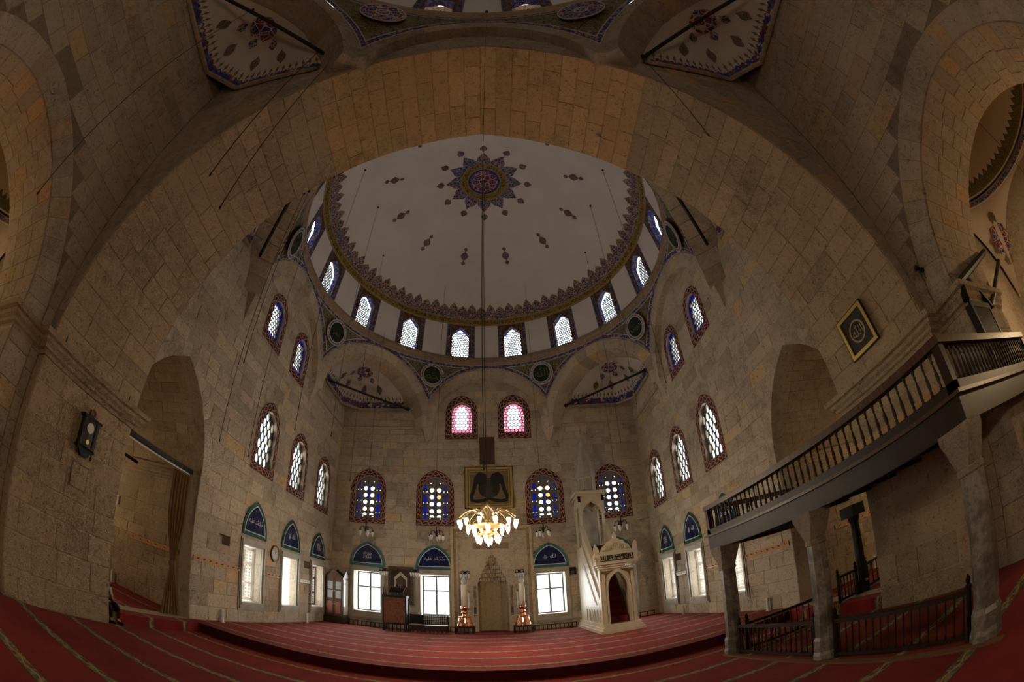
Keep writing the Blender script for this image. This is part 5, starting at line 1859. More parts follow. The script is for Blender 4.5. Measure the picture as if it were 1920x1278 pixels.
    MB().box(-.62, .62, py0 - .06, py1 + .04, 5.85, 5.93).build('pavilion_cornice', m_marble_w, root)
    MB().box(-.70, .70, py0 - .14, py1 + .04, 5.93, 6.06).build('cornice_slab', m_marble_w, root)
    yc = (py0 + py1) / 2
    dr = MB().lathe([(.44, 6.06), (.44, 6.12), (.40, 6.16), (.40, 6.82), (.46, 6.86), (.46, 6.95)], 8, (0, yc, 0), pi / 8).build('octagonal_drum', m_marble, root)
    for k in range(8):
        th = k * pi / 4
        M = Matrix.Rotation(th, 4, 'Z')
        b = MB()
        g = lambda u, d, w, M=M: M @ Vector((u, -.374 - d, w)) + Vector((0, yc, 0))
        b.plate(rect(0, .13, 6.22, 6.78), [rect(0, .10, 6.26, 6.74)], 0, .018, g).build('drum_panel', m_marble_w, dr)
    sp = MB().lathe([(.46, 6.95), (.40, 7.2), (.22, 8.15), (.07, 8.85), (.03, 9.0)], 8, (0, yc, 0), pi / 8).build('spire', m_marble, root)
    MB().lathe([(.03, 8.98), (.05, 9.05), (.02, 9.12), (.045, 9.2), (.015, 9.27), (.012, 9.4)], 8, (0, yc, 0)).build('gilt_finial', m_gold, sp)
    o = MB(); o.plate(circle(0, 9.44, .055, n=12), [circle(0, 9.44, .035, n=12)], yc - .01, yc + .01, f).build('gilt_ring', m_gold, sp)
    # throne back inside the pavilion (dark, with painted banner)
    MB().box(-.42, .42, py1 - .13, py1 - .10, 3.6, 5.3).build('pavilion_back', m_marble, root)
pulpit()

# ------------------------------------------------------------------ furniture along the qibla wall
def cupboard():
    o = thing('cupboard', 'tall gabled walnut cupboard with glazed upper doors in the corner', 'cupboard', (-6.98, 19.42, FZ))
    w, d, z0, z1 = .41, .44, .30, 2.20
    MB().box(-w - .07, w + .07, -d - .04, d - .05, 0, .28).build('plinth', m_wood, o)
    MB().box(-w, w, -d + .03, d - .08, z0 - .02, z1).build('body', m_wood_m, o)
    MB().box(-w - .03, w + .03, -d, d - .05, .27, .34).build('base_moulding', m_wood, o)
    f = lambda u, dd, ww: Vector((u, dd, ww))
    b = MB().prism([(-w - .03, z1), (w + .03, z1), (0, z1 + .36)], -d, -d + .06, f)
    b.build('front_gable', m_wood_m, o)
    g = lambda u, dd, ww: Vector((w - .01 + dd, u, ww))
    MB().prism([(-d, z1), (d - .08, z1), (-.04, z1 + .36)], 0, .045, g).build('side_gable', m_wood_m, o)
    b = MB().add([(-w, -d + .03, z1), (w, -d + .03, z1), (w, d - .08, z1), (-w, d - .08, z1), (0, 0, z1 + .40)], [(0, 1, 4), (1, 2, 4), (2, 3, 4), (3, 0, 4)])
    b.build('roof', m_wood, o)
    MB().box(w - .005, w + .02, -d + .10, d - .16, .42, z1 - .1).build('side_panel', plain_cached('glossy_varnish', (.30, .27, .22), .12), o)  # pale base colour stands in for the bright reflection on this side
    for s in (-1, 1):
        x0, x1 = sorted((s * .02, s * (w - .03)))
        dr = MB().plate([(x0, 1.12), (x1, 1.12), (x1, z1 - .05), (x0, z1 - .05)], [[(x0 + .05, 1.20 + k * .43), (x1 - .05, 1.20 + k * .43), (x1 - .05, 1.56 + k * .43), (x0 + .05, 1.56 + k * .43)] for k in range(2)], -d + .005, -d + .03, f).build('glazed_door', m_wood_m, o)
        for k in range(2):
            MB().box(x0 + .04, x1 - .04, -d + .018, -d + .024, 1.19 + k * .43, 1.57 + k * .43).build('pane', plain_cached('grey_glass', (.30, .31, .31), .15), dr)
        MB().lathe([(.004, -.012), (.014, 0), (.004, .012)], 8, (s * .05, -d - .01, 1.55)).build('knob', m_white, dr)
        d2 = MB().box(x0, x1, -d + .005, -d + .03, .38, 1.10).build('panel_door', m_wood_m, o)
        MB().box(x0 + .06, x1 - .06, -d - .012, -d + .006, .46, 1.02).build('raised_panel', wood('red_brown_panel', (.20, .075, .04), .4) if not bpy.data.materials.get('red_brown_panel') else bpy.data.materials['red_brown_panel'], d2)
        MB().lathe([(.004, -.012), (.014, 0), (.004, .012)], 8, (s * .05, -d - .01, .92)).build('knob', m_white, d2)
cupboard()

def lectern():
    o = thing('preaching_lectern', 'dark wooden preaching desk with a worn red front panel before the hanging rug', 'lectern', (-4.1, 18.75, FZ))
    f = lambda u, d, w: Vector((u, d, w))
    for x in (-.50, .46):
        for y in (-.28, .30): MB().box(x, x + .07, y, y + .07, 0, 1.62).build('leg', m_wood_b, o)
    MB().box(-.50, .53, -.30, .37, .30, .38).build('lower_rail', m_wood_b, o)
    MB().box(-.50, .53, -.30, .37, 1.52, 1.62).build('top_rail', m_wood_b, o)
    fp = arabesque('worn_red_carving', (.16, .06, .03), (.11, .05, .03), (.20, .085, .045), 9, .05)
    MB().box(-.43, .46, -.285, -.26, .38, 1.52).build('front_panel', fp, o)
    for x in (-.47, .46): MB().box(x, x + .03, -.26, .33, .38, 1.52).build('side_panel', m_wood, o)
    for k in range(6): MB().box(-.42 + k * .165, -.38 + k * .165, -.28, -.24, .0, .30).build('baluster', m_wood_b, o)
    MB().lathe([(.03, 1.62), (.035, 1.70), (.018, 1.76), (.02, 1.90), (.004, 1.98)], 8, (-.46, -.25, 0)).build('finial', m_wood_b, o)
    M = Matrix.Rotation(radians(28), 3, 'X')
    MB().cbox((0.06, .05, 1.86), (.62, .44, .03), M).build('book_rest', m_wood_b, o)
    MB().tube([(.06, .08, 1.6), (.06, .08, 1.86)], .035, 8).build('rest_post', m_wood_b, o)
    MB().tube([(.2, .1, 1.62), (.22, 0, 1.95), (.25, -.1, 2.1)], .012, 6).build('microphone_stem', m_iron, o)
    MB().lathe([(.01, -.05), (.03, 0), (.01, .05)], 8, (.25, -.1, 2.13)).build('microphone', m_iron, o)
lectern()

def rug():
    o = thing('hanging_rug', 'dark prayer rug with cream pointed niche hung on the wall', 'rug', (-4.10, YW - .06, 1.44), pi)
    w, h = .59, 1.82
    f = LF
    dark = arabesque('rug_border', (.055, .035, .025), (.16, .12, .085), (.10, .055, .035), 14, .07)
    fld = plain_cached('rug_field', (.06, .04, .03), .95)
    cream = plain_cached('rug_cream', (.50, .42, .30), .95)
    MB().box(-w, w, -.01, .012, 0, h).build('rug_body', dark, o)
    MB().box(-w + .14, w - .14, .012, .018, .12, h - .14).build('field', fld, o)
    arch = [(-.29, .85), (.29, .85), (.29, 1.30), (0, 1.58), (-.29, 1.30)]
    MB().prism(arch, .018, .022, f).build('cream_niche', cream, o)
    inn = [(-.23, .85), (.23, .85), (.23, 1.18), (0, 1.40), (-.23, 1.18)]
    MB().prism(inn, .022, .026, f).build('niche_outline', plain_cached('rug_black', (.015, .012, .01), .95), o)
    inn = [(-.20, .95), (0, .80), (.20, .95), (.20, 1.17), (0, 1.35), (-.20, 1.17)]
    MB().prism(inn, .026, .029, f).build('niche_field', dark, o)
    for zz in (1.44, 1.51): MB().prism([(-.02, zz), (0, zz - .025), (.02, zz), (0, zz + .025)], .022, .027, f).build('small_diamond', plain_cached('rug_black', (.015, .012, .01), .95), o)
rug()

def bench():
    o = thing('low_bench', 'low dark wooden bench with pierced lattice back beside the mihrab', 'bench', (-2.72, 18.75, FZ))
    MB().box(-.80, .80, -.22, .30, .10, .30).build('seat_box', m_wood, o)
    MB().box(-.80, .82, -.25, .32, .30, .35).build('seat', m_wood_m, o)
    for x in (-.82, -.25, .78):
        MB().box(x, x + .05, .24, .30, 0, .82).build('back_post', m_wood_b, o)
    MB().box(-.80, -.22, .25, .28, .38, .80).build('plain_back', m_wood_b, o)
    holes = [rect(-.13 + i * .089, .028, .44 + j * .075, .49 + j * .075) for i in range(11) for j in range(5)]
    MB().plate([(-.20, .38), (.80, .38), (.80, .82), (-.20, .82)], holes, -.20, -.17, lambda u, d, w: Vector((u, d, w))).build('pierced_screen', m_wood_b, o)
    for i in range(10): MB().box(-.78 + i * .17, -.74 + i * .17, -.22, -.18, 0, .12).build('foot', m_wood_b, o)
    MB().box(-.78, -.30, -.1, .1, .352, .368).build('pale_cushion', plain_cached('pale_cloth', (.5, .42, .36), .9), o)
bench()
# ------------------------------------------------------------------ wooden balcony on marble columns
BX, BY0, BY1 = 4.72, 2.12, 8.75
def baluster_mesh(h, r, mat):
    prof = [(r * .9, 0), (r * 1.1, h * .03), (r * .9, h * .06), (r * .6, h * .08), (r * 1.05, h * .12), (r * .55, h * .16), (r * .8, h * .22), (r, h * .34), (r * .85, h * .46), (r * .5, h * .60), (r * .42, h * .72), (r * .9, h * .76), (r * .5, h * .80), (r * .75, h * .88), (r * .95, h * .93), (r * .8, h)]
    return norm_mesh(MB().lathe(prof, 8), 'baluster', mat, True)

def balcony():
    root = thing('wooden_balcony', 'dark turned-wood balcony standing on marble columns at the right', 'balcony', (BX, BY0, 2.38))
    Ly = BY1 - BY0; Dx = 2.5; Ex = 4.4
    MB().box(0, .16, 0, Ly, 0, .30).build('front_beam', m_wood, root)
    MB().box(.16, Ex, 0, .16, 0, .30).build('near_beam', m_wood, root)
    MB().box(.16, Dx + .1, Ly - .16, Ly, 0, .30).build('far_beam', m_wood, root)
    MB().box(-.05, .20, -.05, Ly + .06, .30, .345).build('front_lip', m_wood_m, root)
    MB().box(.20, Ex, -.05, .20, .30, .345).build('near_lip', m_wood_m, root)
    # deck boards and joists
    for i in range(10):
        y = .18 + i * (Ly - .36) / 9
        MB().box(.16, Dx - .26, y - .05, y + .05, .06, .24).build('joist', m_wood_b, root)
    nb = 11
    for i in range(nb):
        x = .10 + i * (Dx - .36) / nb
        MB().box(x + .004, x + (Dx - .36) / nb - .004, .02, Ly - .02, .25, .30).build('deck_board', m_wood, root)
    MB().box(Dx - .24, Ex, .02, Y0 - BY0 - .65, .25, .30).build('side_deck', m_wood, root)
    # rails
    MB().box(0, .12, 0, Ly, .345, .46).build('bottom_rail', m_wood, root)
    MB().box(-.03, .15, -.03, Ly, .90, 1.0).build('top_rail', m_wood_m, root)
    MB().box(.12, Ex, 0, .11, .345, .46).build('bottom_rail', m_wood, root)
    MB().box(.15, Ex, -.03, .14, .90, 1.0).build('top_rail', m_wood_m, root)
    MB().box(.12, Dx + .1, Ly - .11, Ly, .345, .46).build('bottom_rail', m_wood, root)
    MB().box(.12, Dx + .1, Ly - .14, Ly, .90, 1.0).build('top_rail', m_wood_m, root)
    for x, y in ((0, 0), (0, Ly - .13), (Dx, Ly - .13), (Ex - .13, 0)):
        MB().box(x, x + .13, y, y + .13, .30, .96).build('corner_post', m_wood, root)
    me = baluster_mesh(.44, .026, m_wood)
    n = 39
    for i in range(n):
        inst('baluster', me, root, Matrix.Translation((.06, .22 + (Ly - .44) * i / (n - 1), .46)))
    for i in range(27):
        inst('baluster', me, root, Matrix.Translation((.22 + (Ex - .42) * i / 26, .055, .46)))
    for i in range(13):
        inst('baluster', me, root, Matrix.Translation((.28 + (Dx - .35) * i / 12, Ly - .055, .46)))
    # wall plate against the pier
    MB().box(2.18, 2.26, Y0 - BY0 + .02, Y1 - BY0 - .02, .60, .98).build('orange_batten', m_wood_o, root)
balcony()

m_colcap = stone('grey_capital_stone', [(0, (.18, .155, .12)), (1, (.21, .18, .14))], .8)
def column(y, label):
    o = thing('marble_column', label, 'column', (BX - .02 + .0, y, 0), 0, 'marble columns under the balcony')
    r8 = pi / 8
    MB().lathe([(.215, 0), (.215, .10), (.195, .16), (.20, .34), (.175, .40)], 8, (0, 0, 0), r8).build('base', m_colmarble, o)
    MB().lathe([(.170, .40), (.168, 1.2), (.162, 1.86)], 8, (0, 0, 0), r8).build('shaft', m_colmarble, o)
    b = MB().lathe([(.165, 1.86), (.185, 1.88), (.185, 1.93), (.17, 1.95)], 8, (0, 0, 0), r8)
    cap = b.build('neck_ring', m_colcap, o)
    # lozenge capital: octagon growing into a square with folded triangles
    b = MB()
    lo = [Vector((.172 * cos(r8 + k * pi / 4), .172 * sin(r8 + k * pi / 4), 1.95)) for k in range(8)]
    s = .22
    hi = [Vector((s, s, 2.30)), Vector((-s, s, 2.30)), Vector((-s, -s, 2.30)), Vector((s, -s, 2.30))]
    md = [Vector((s, 0, 2.30)), Vector((0, s, 2.30)), Vector((-s, 0, 2.30)), Vector((0, -s, 2.30))]
    vs = lo + hi + md
    fs = []
    for k in range(4):
        a, c = 2 * k, 2 * k + 1           # lo vertices either side of the diagonal
        fs.append((a, c, 8 + k))
        fs.append((c, (2 * k + 2) % 8, 12 + (k + 1) % 4))
        fs.append((c, 12 + (k + 1) % 4, 8 + k))
        fs.append((a, 8 + k, 12 + k))
    fs.append((8, 13, 9, 14, 10, 15, 11, 12))
    b.add(vs, fs)
    b.box(-s, s, -s, s, 2.30, 2.375)
    b.build('capital', m_colcap, o)
column(8.04, 'far marble column with flared capital, next to the floor step')
column(5.17, 'middle marble column with flared capital under the balcony')
column(2.24, 'near mottled marble column at the right edge')

o = thing('balcony_post', 'dark timber post under the back of the balcony', 'post', (7.95, 7.35, FZ - .003))
MB().lathe([(.17, 0), (.17, .25), (.12, .30), (.11, 1.7), (.15, 1.78), (.15, 1.86)], 10).build('shaft', m_wood_b, o)
MB().box(-.22, .22, -.22, .22, 1.86, 2.12).build('bolster', m_wood_b, o)

# low balustrades around the floor under the balcony
def balustrade(p, q, label, n, z=0.0, h=.58):
    p, q = Vector((*p, 0)), Vector((*q, 0)); L = (q - p).length
    o = thing('low_balustrade', label, 'balustrade', (p.x, p.y, z), atan2(q.y - p.y, q.x - p.x), 'low balustrades under the balcony')
    MB().box(0, L, -.035, .035, h, h + .055).build('top_rail', m_wood, o)
    MB().box(0, L, -.025, .025, .04, .09).build('bottom_rail', m_wood, o)
    me = shared(('lowbal', h), lambda: norm_mesh(MB().lathe([(.02, 0), (.022, .04), (.013, .08), (.017, .16), (.012, .30), (.012, .36), (.019, .42), (.014, h - .09)], 7), 'baluster', m_wood, True))
    for i in range(n): inst('baluster', me, o, Matrix.Translation((.08 + (L - .16) * i / (n - 1), 0, .09)))
    for x in (0, L):
        MB().lathe([(.04, 0), (.04, h + .07), (.05, h + .10), (.025, h + .13), (.04, h + .18), (.005, h + .24)], 8, (x, 0, 0)).build('newel', m_wood_b, o)
balustrade((4.70, 7.80), (4.70, 5.42), 'low dark balustrade between the far and middle columns', 16)
balustrade((4.70, 4.92), (4.70, 2.50), 'low dark balustrade between the middle and near columns', 17)
balustrade((4.92, 7.85), (6.95, 7.55), 'low dark balustrade running back from the far column', 13)
balustrade((7.18, 7.42), (7.74, 7.36), 'short low balustrade on the step beside the timber post', 5, FZ)
balustrade((8.16, 7.4), (9.4, 7.6), 'short low balustrade behind the timber post', 6, FZ)
b = MB().box(4.45, 4.56, 1.9, 8.15, 0, .028)
tag(b.build('floor_edging', plain('tan_edging', (.17, .085, .035), .8)), 'tan edging strip along the balcony columns', 'edging')

# louvred dark box and sloping poles behind the near rail
o = thing('louvred_box', 'black wooden box with a ribbed front behind the near balcony rail', 'box', (7.75, 2.43, 2.70))
MB().box(-.55, .55, -.10, .01, 0, 1.36).build('carcass', m_wood_b, o)
MB().plate(rect(0, .56, 0, 1.40), [rect(0, .47, .10, 1.30)], -.14, -.10, lambda u, d, w: Vector((u, d, w))).build('front_frame', m_wood_b, o)
me = norm_mesh(MB().box(-.012, .012, -.128, -.10, .10, 1.30), 'rib', m_wood)
for i in range(18): inst('rib', me, o, Matrix.Translation((-.45 + i * .053, 0, 0)))
o = thing('sloping_handrail', 'pair of dark sloping poles climbing at the right edge', 'handrail', (7.25, 2.30, 4.46))
MB().tube([(-.15, 0, -.35), (0, 0, 0), (2.9, -.10, .98)], .075, 8).build('upper_pole', m_wood_b, o)
MB().tube([(1.30, .02, -.38), (4.2, -.05, .95)], .065, 8).build('lower_pole', m_wood_b, o)
MB().tube([(.55, 0, .18), (1.28, .02, -.40)], .05, 8).build('cross_strut', m_wood_b, o)

# dark shelving with small pots seen under the balcony's near end
o = thing('dark_shelf', 'dark open shelf with metal pots beyond the near column', 'shelf', (9.45, 2.18, 0))
for x in (-.9, .86): MB().box(x, x + .06, -.2, .22, 0, 2.2).build('side', m_wood_b, o)
MB().box(-.84, .86, .18, .22, 0, 2.2).build('back', m_wood_b, o)
for z in (.25, .8, 1.35, 1.9): MB().box(-.84, .86, -.2, .18, z, z + .04).build('board', m_wood_b, o)
for i, (x, z) in enumerate(((-.55, .29), (-.5, .84), (-.55, 1.39))):
    p = thing('metal_pot', '%s small metal pot on the dark shelf' % ('lowest', 'middle', 'topmost')[i], 'pot', (9.45 + x, 2.1, z), 0, 'pots on the dark shelf')
    MB().lathe([(.05, 0), (.085, .03), (.10, .10), (.075, .18), (.08, .21)], 12).build('body', m_brass, p, smooth=True)
    MB().lathe([(.08, .21), (.05, .24), (.012, .26), (.016, .29), (.002, .30)], 12).build('lid', m_brass, p, smooth=True)
# ------------------------------------------------------------------ lamps
m_bulb_on = emit('lit_bulb', (1.0, .80, .50), 9.0)
m_bulb_off = plain('frosted_bulb', (.62, .60, .56), .25)
m_lamp_gold = plain('gilt_lamp_metal', (.55, .40, .18), .3, .85)

def bulb_meshes(on):
    k = 'on' if on else 'off'
    bulb = shared(('bulb', k), lambda: norm_mesh(MB().lathe([(.010, -.21), (.026, -.18), (.046, -.12), (.060, -.06), (.062, -.01), (.052, .0)], 10), 'bulb', m_bulb_on if on else m_bulb_off, True))
    cap = shared(('cap', k), lambda: norm_mesh(MB().lathe([(.056, -.012), (.052, .02), (.025, .05), (.012, .08)], 10), 'socket', m_lamp_gold if on else m_iron, True))
    return bulb, cap

def chandelier(loc, top, label, watt):
    root = thing('chandelier', label, 'chandelier', loc, 0, 'great chandeliers')
    bulb, cap = bulb_meshes(True)
    MB().tube([(0, 0, .02), (0, 0, top - loc[2] - .02)], .012, 6).build('chain', m_cable, root)
    MB().lathe([(.03, 1.32), (.05, 1.25), (.03, 1.18), (.028, .9), (.06, .86), (.10, .80), (.06, .74), (.03, .7), (.03, .42), (.06, .38), (.08, .33), (.03, .28)], 12).build('stem', m_lamp_gold, root, smooth=True)
    MB().lathe([(.42, .60), (.46, .62), (.46, .65), (.42, .67)], 32).build('upper_ring', m_lamp_gold, root)
    MB().lathe([(.20, .36), (.23, .38), (.23, .40), (.20, .42)], 24).build('lower_ring', m_lamp_gold, root)
    for k in range(4):     # folded leaf plates under the rod
        a = pi / 4 + k * pi / 2
        M = Matrix.Rotation(a, 3, 'Z')
        MB().add([M @ Vector(p) for p in ((.02, -.04, 1.28), (.02, .04, 1.28), (.30, .09, 1.05), (.30, -.09, 1.05), (.34, .07, .98), (.34, -.07, .98), (.10, .03, .80), (.10, -.03, .80))], [(0, 1, 2, 3), (3, 2, 4, 5), (5, 4, 6, 7)]).build('leaf_plate', plain_cached('pale_metal_leaf', (.62, .55, .44), .4), root)
    def arm(a, r, zt, z0, rise, name='arm'):
        pts = []
        for i in range(9):
            t = i / 8
            rr = .05 + (r - .05) * t
            z = z0 + (zt - z0) * t + rise * sin(pi * min(1, t * 1.02)) ** .9
            pts.append((rr * cos(a), rr * sin(a), z))
        ar = MB().tube(pts, .010, 6).build(name, m_lamp_gold, root)
        p = Vector(pts[-1])
        s = inst('socket', cap, ar, Matrix.Translation((p.x, p.y, p.z - .08)))
        inst('bulb', bulb, ar, Matrix.Translation((p.x, p.y, p.z - .08)))
    for k in range(12): arm(2 * pi * (k + .5) / 12, .82, .84, .80, .26)
    for k in range(8): arm(2 * pi * k / 8, .56, .66, .64, .14)
    for k in range(6): arm(2 * pi * (k + .3) / 6, .31, .38, .38, .12)
    inst('socket', cap, root, Matrix.Translation((0, 0, .22)))
    inst('bulb', bulb, root, Matrix.Translation((0, 0, .22)))
    for k in range(3):      # the light of its bulbs
        l = bpy.data.lights.new('bulb_light', 'POINT'); l.energy = watt / 3; l.color = WARM; l.shadow_soft_size = .12
        o = bpy.data.objects.new('bulb_light', l); COL.objects.link(o); o.parent = root
        o.location = (.62 * cos(k * 2.094 + .4), .62 * sin(k * 2.094 + .4), .46)
    return root
chandelier((0, DC, 3.42), 19.63, 'large lit gilt chandelier hanging before the mihrab', 460)
chandelier((0, RC, 3.42), 21.19, 'second lit gilt chandelier behind the viewpoint', 400)  # unseen copy, added to fill the rear bay with light

def small_lamp(loc, top, label, n=5, on=False):
    root = thing('hanging_lamp', label, 'lamp', loc, 0, 'small hanging lamps of five bulbs')
    bulb, cap = bulb_meshes(False)
    MB().tube([(0, 0, .45), (0, 0, top - loc[2])], .007, 5).build('cable', m_cable, root)
    MB().lathe([(.012, .06), (.05, .12), (.03, .2), (.045, .26), (.015, .34), (.03, .40), (.01, .46)], 8).build('hub', m_iron, root, smooth=True)
    for k in range(n):
        a = 2 * pi * k / n + .3
        pts = [(.04 * cos(a), .04 * sin(a), .18), (.14 * cos(a), .14 * sin(a), .30), (.24 * cos(a), .24 * sin(a), .28), (.28 * cos(a), .28 * sin(a), .14)]
        ar = MB().tube(pts, .012, 6).build('arm', m_iron, root)
        inst('socket', cap, ar, Matrix.Translation((.28 * cos(a), .28 * sin(a), .08)))
        inst('bulb', bulb, ar, Matrix.Translation((.28 * cos(a), .28 * sin(a), .08)))
small_lamp((-5.05, 17.35, 4.42), 14.3, 'small dark five-bulb lamp below the farthest left mihrab-wall window')
small_lamp((-2.18, 17.7, 4.42), 17.4, 'small dark five-bulb lamp left of the chandelier')
small_lamp((2.14, 17.75, 4.50), 17.4, 'small dark five-bulb lamp right of the chandelier')
small_lamp((5.30, 17.35, 4.42), 14.6, 'small dark five-bulb lamp behind the pulpit canopy')

def sconce(loc, label, n=4):
    root = thing('wall_sconce', label, 'sconce', loc, pi, 'dark wall sconces with frosted bulbs')
    bulb, cap = bulb_meshes(False)
    MB().prism(circle(0, 0, .06, .10, n=12), .0, .02, LF).build('back_plate', m_iron, root)
    for k in range(n):
        u = -.17 + .34 * k / (n - 1)
        ar = MB().tube([(0, .02, 0), (u * .6, .12, .12), (u, .20, .10), (u, .22, .0)], .011, 6).build('arm', m_iron, root)
        inst('socket', cap, ar, Matrix.Translation((u, .22, -.05)))
        inst('bulb', bulb, ar, Matrix.Translation((u, .22, -.05)))
sconce((-1.18, YW - .12, 3.02), 'dark wall sconce above the left mihrab candle')
sconce((1.18, YW - .12, 3.04), 'dark wall sconce above the right mihrab candle')
sconce((-4.84, YW - .10, 3.03), 'dark wall sconce at the upper left of the hanging rug')
sconce((-3.40, YW - .10, 3.05), 'dark wall sconce at the upper right of the hanging rug')

# bare cables and rods
def cable(x, y, z0, z1, label, r=.007, mat=None):
    k_ = min(1, r / .007)
    o = thing('hanging_cable', label, 'cable', (x, y, z0), 0, 'bare lamp cables hanging from the vaults')
    MB().tube([(0, 0, 0), (0, 0, z1 - z0)], r, 5).build('wire', mat or m_cable, o)
    MB().lathe([(r, -.02), (.018 * k_, 0), (.018 * k_, .03), (r, .06)], 6).build('end_hook', m_iron, o)
    MB().lathe([(.012, -.06), (.045, -.02), (.05, .0)], 8, (0, 0, z1 - z0)).build('ceiling_boss', m_iron, o)
def domez(x, y): return ZT - Rs_ + sqrt(max(0, (Rs_ - .02) ** 2 - x * x - (y - DC) ** 2))
cable(-5.10, 15.09, 6.05, domez(-5.10, 15.09), 'bare cable ending beside the farthest left window of paired lights')
cable(5.04, 15.15, 7.4, domez(5.04, 15.15), 'bare cable hanging in front of the far right corner vault')
cable(-4.99, 12.47, 6.8, domez(-4.99, 12.47), 'bare cable in front of the far left corner of the walls')
cable(5.0, 12.6, 7.8, domez(5.0, 12.6), 'bare cable in front of the far right wall corner')
cable(-5.04, 9.95, 5.95, domez(-5.04, 9.95), 'bare cable ending above the middle window of the left wall')
cable(5.1, 10.2, 7.3, domez(5.1, 10.2), 'bare cable in front of the blue windows of the right wall')
cable(-5.49, 7.5, 6.55, 12.82, 'short bare cable on the left wall near the great arch')
cable(-5.68, 7.55, 4.62, 12.80, 'long bare cable on the left wall near the great arch')
cable(-6.0, 9.33, 4.9, domez(-6.0, 9.33), 'bare cable touching the nearest tall window of the left wall')
cable(-4.05, 2.84, 7.0, 12.68, 'thick knotted rod hanging from the upper left tie', .011)
cable(-3.72, 3.16, 6.5, 12.72, 'thin rod hanging from the end of the upper left tie', .009)
cable(4.02, 3.17, 8.35, 12.50, 'thin rod hanging from the end of the upper right tie', .009)
cable(-5.8, 1.14, 5.2, 12.9, 'long thin cable before the sheer left wall', .008)
cable(.14, 2.78, 2.85, 15.2, 'single long cable in the middle hanging from the nearer dome', .0035)

# ------------------------------------------------------------------ things on the walls
def framed_calligraphy():
    o = thing('framed_calligraphy', 'gilt framed mirror-script calligraphy above the mihrab', 'picture', (-.02, YW - .03, 7.13), pi)
    w, h = 1.10, 1.0
    MB().prism(rect(0, w - .1, -h + .1, h - .1), .0, .02, LF).build('parchment', m_parch, o)
    MB().plate(rect(0, w, -h, h), [rect(0, w - .10, -h + .10, h - .10)], 0, .06, LF).build('gilt_frame', m_gold, o)
    MB().plate(rect(0, w + .03, -h - .03, h + .03), [rect(0, w, -h, h)], 0, .05, LF).build('dark_rim', m_wood_b, o)
    MB().plate(rect(0, w - .16, -h + .16, h - .16), [rect(0, w - .19, -h + .19, h - .19)], .02, .026, LF).build('gold_line', m_gold, o)
    for s in (-1, 1): MB().prism(circle(s * .36, .40, .27, .28, n=20), .02, .026, LF).build('letter_head', m_ink, o)
    MB().prism(circle(0, -.02, .50, .50, n=28), .02, .024, LF).build('interlaced_body', plain_cached('brown_ink', (.05, .036, .024), .7), o)
    # the mirrored letters: two great hooked strokes meeting in the middle
    for s in (-1, 1):
        pts = [(.10, .42), (.22, .60), (.42, .66), (.58, .52), (.62, .25), (.70, -.10), (.82, -.42), (.80, -.62), (.55, -.66), (.25, -.62), (.0, -.52)]
        pts = [(s * u, w_) for u, w_ in pts]
        rs = [.05, .10, .12, .10, .09, .085, .08, .085, .085, .08, .06]
        L, R = [], []
        for i in range(len(pts)):
            a, c = pts[max(0, i - 1)], pts[min(len(pts) - 1, i + 1)]
            d = Vector((c[0] - a[0], c[1] - a[1])).normalized(); n = Vector((-d.y, d.x)) * rs[i]
            L.append((pts[i][0] + n.x, pts[i][1] + n.y)); R.append((pts[i][0] - n.x, pts[i][1] - n.y))
        b = MB()
        for i in range(len(pts) - 1):
            b.prism([L[i], L[i + 1], R[i + 1], R[i]], .02, .03, LF)
        b.build('great_stroke', m_ink, o)
        b = MB()
        for r0 in (.46, .38, .30, .22):
            for i in range(10):
                a0, a1 = -.9 + i * .22, -.9 + (i + 1) * .22
                p = lambda r, a: (s * (.02 + r * cos(a) * 1.0), -.05 + r * sin(a) * 1.05)
                b.prism([p(r0, a0), p(r0, a1), p(r0 - .05, a1), p(r0 - .05, a0)], .02, .028, LF)
        b.build('fine_script', m_ink, o)
    for s in (-1, 1): MB().tube([(s * .75, .0, h), (s * .75, -.0, h + .14)], .012, 5).build('hanger', m_iron, o)
framed_calligraphy()
o = thing('brown_panel', 'upright brown panel with thin gold edge between the rose windows and the calligraphy', 'panel', (-.07, YW - .025, 8.24), pi)
MB().box(-.36, .36, 0, .02, .04, 1.46).build('panel_field', plain('maroon_board', (.075, .035, .028), .7, 0, .2, 8), o)
MB().plate(rect(0, .40, 0, 1.50), [rect(0, .36, .04, 1.46)], 0, .035, LF).build('gold_edge', m_gold, o)
o = thing('wall_speaker', 'small black loudspeaker beside the pulpit', 'speaker', (3.56, YW - .02, 2.92), pi)
MB().box(-.13, .13, .02, .16, -.17, .17).build('cabinet', m_iron, o)
MB().prism(circle(0, -.04, .085, n=14), .16, .17, LF).build('cone', plain_cached('speaker_grey', (.05, .05, .05)), o)
MB().prism(circle(0, .10, .035, n=10), .16, .17, LF).build('tweeter', plain_cached('speaker_grey', (.05, .05, .05)), o)

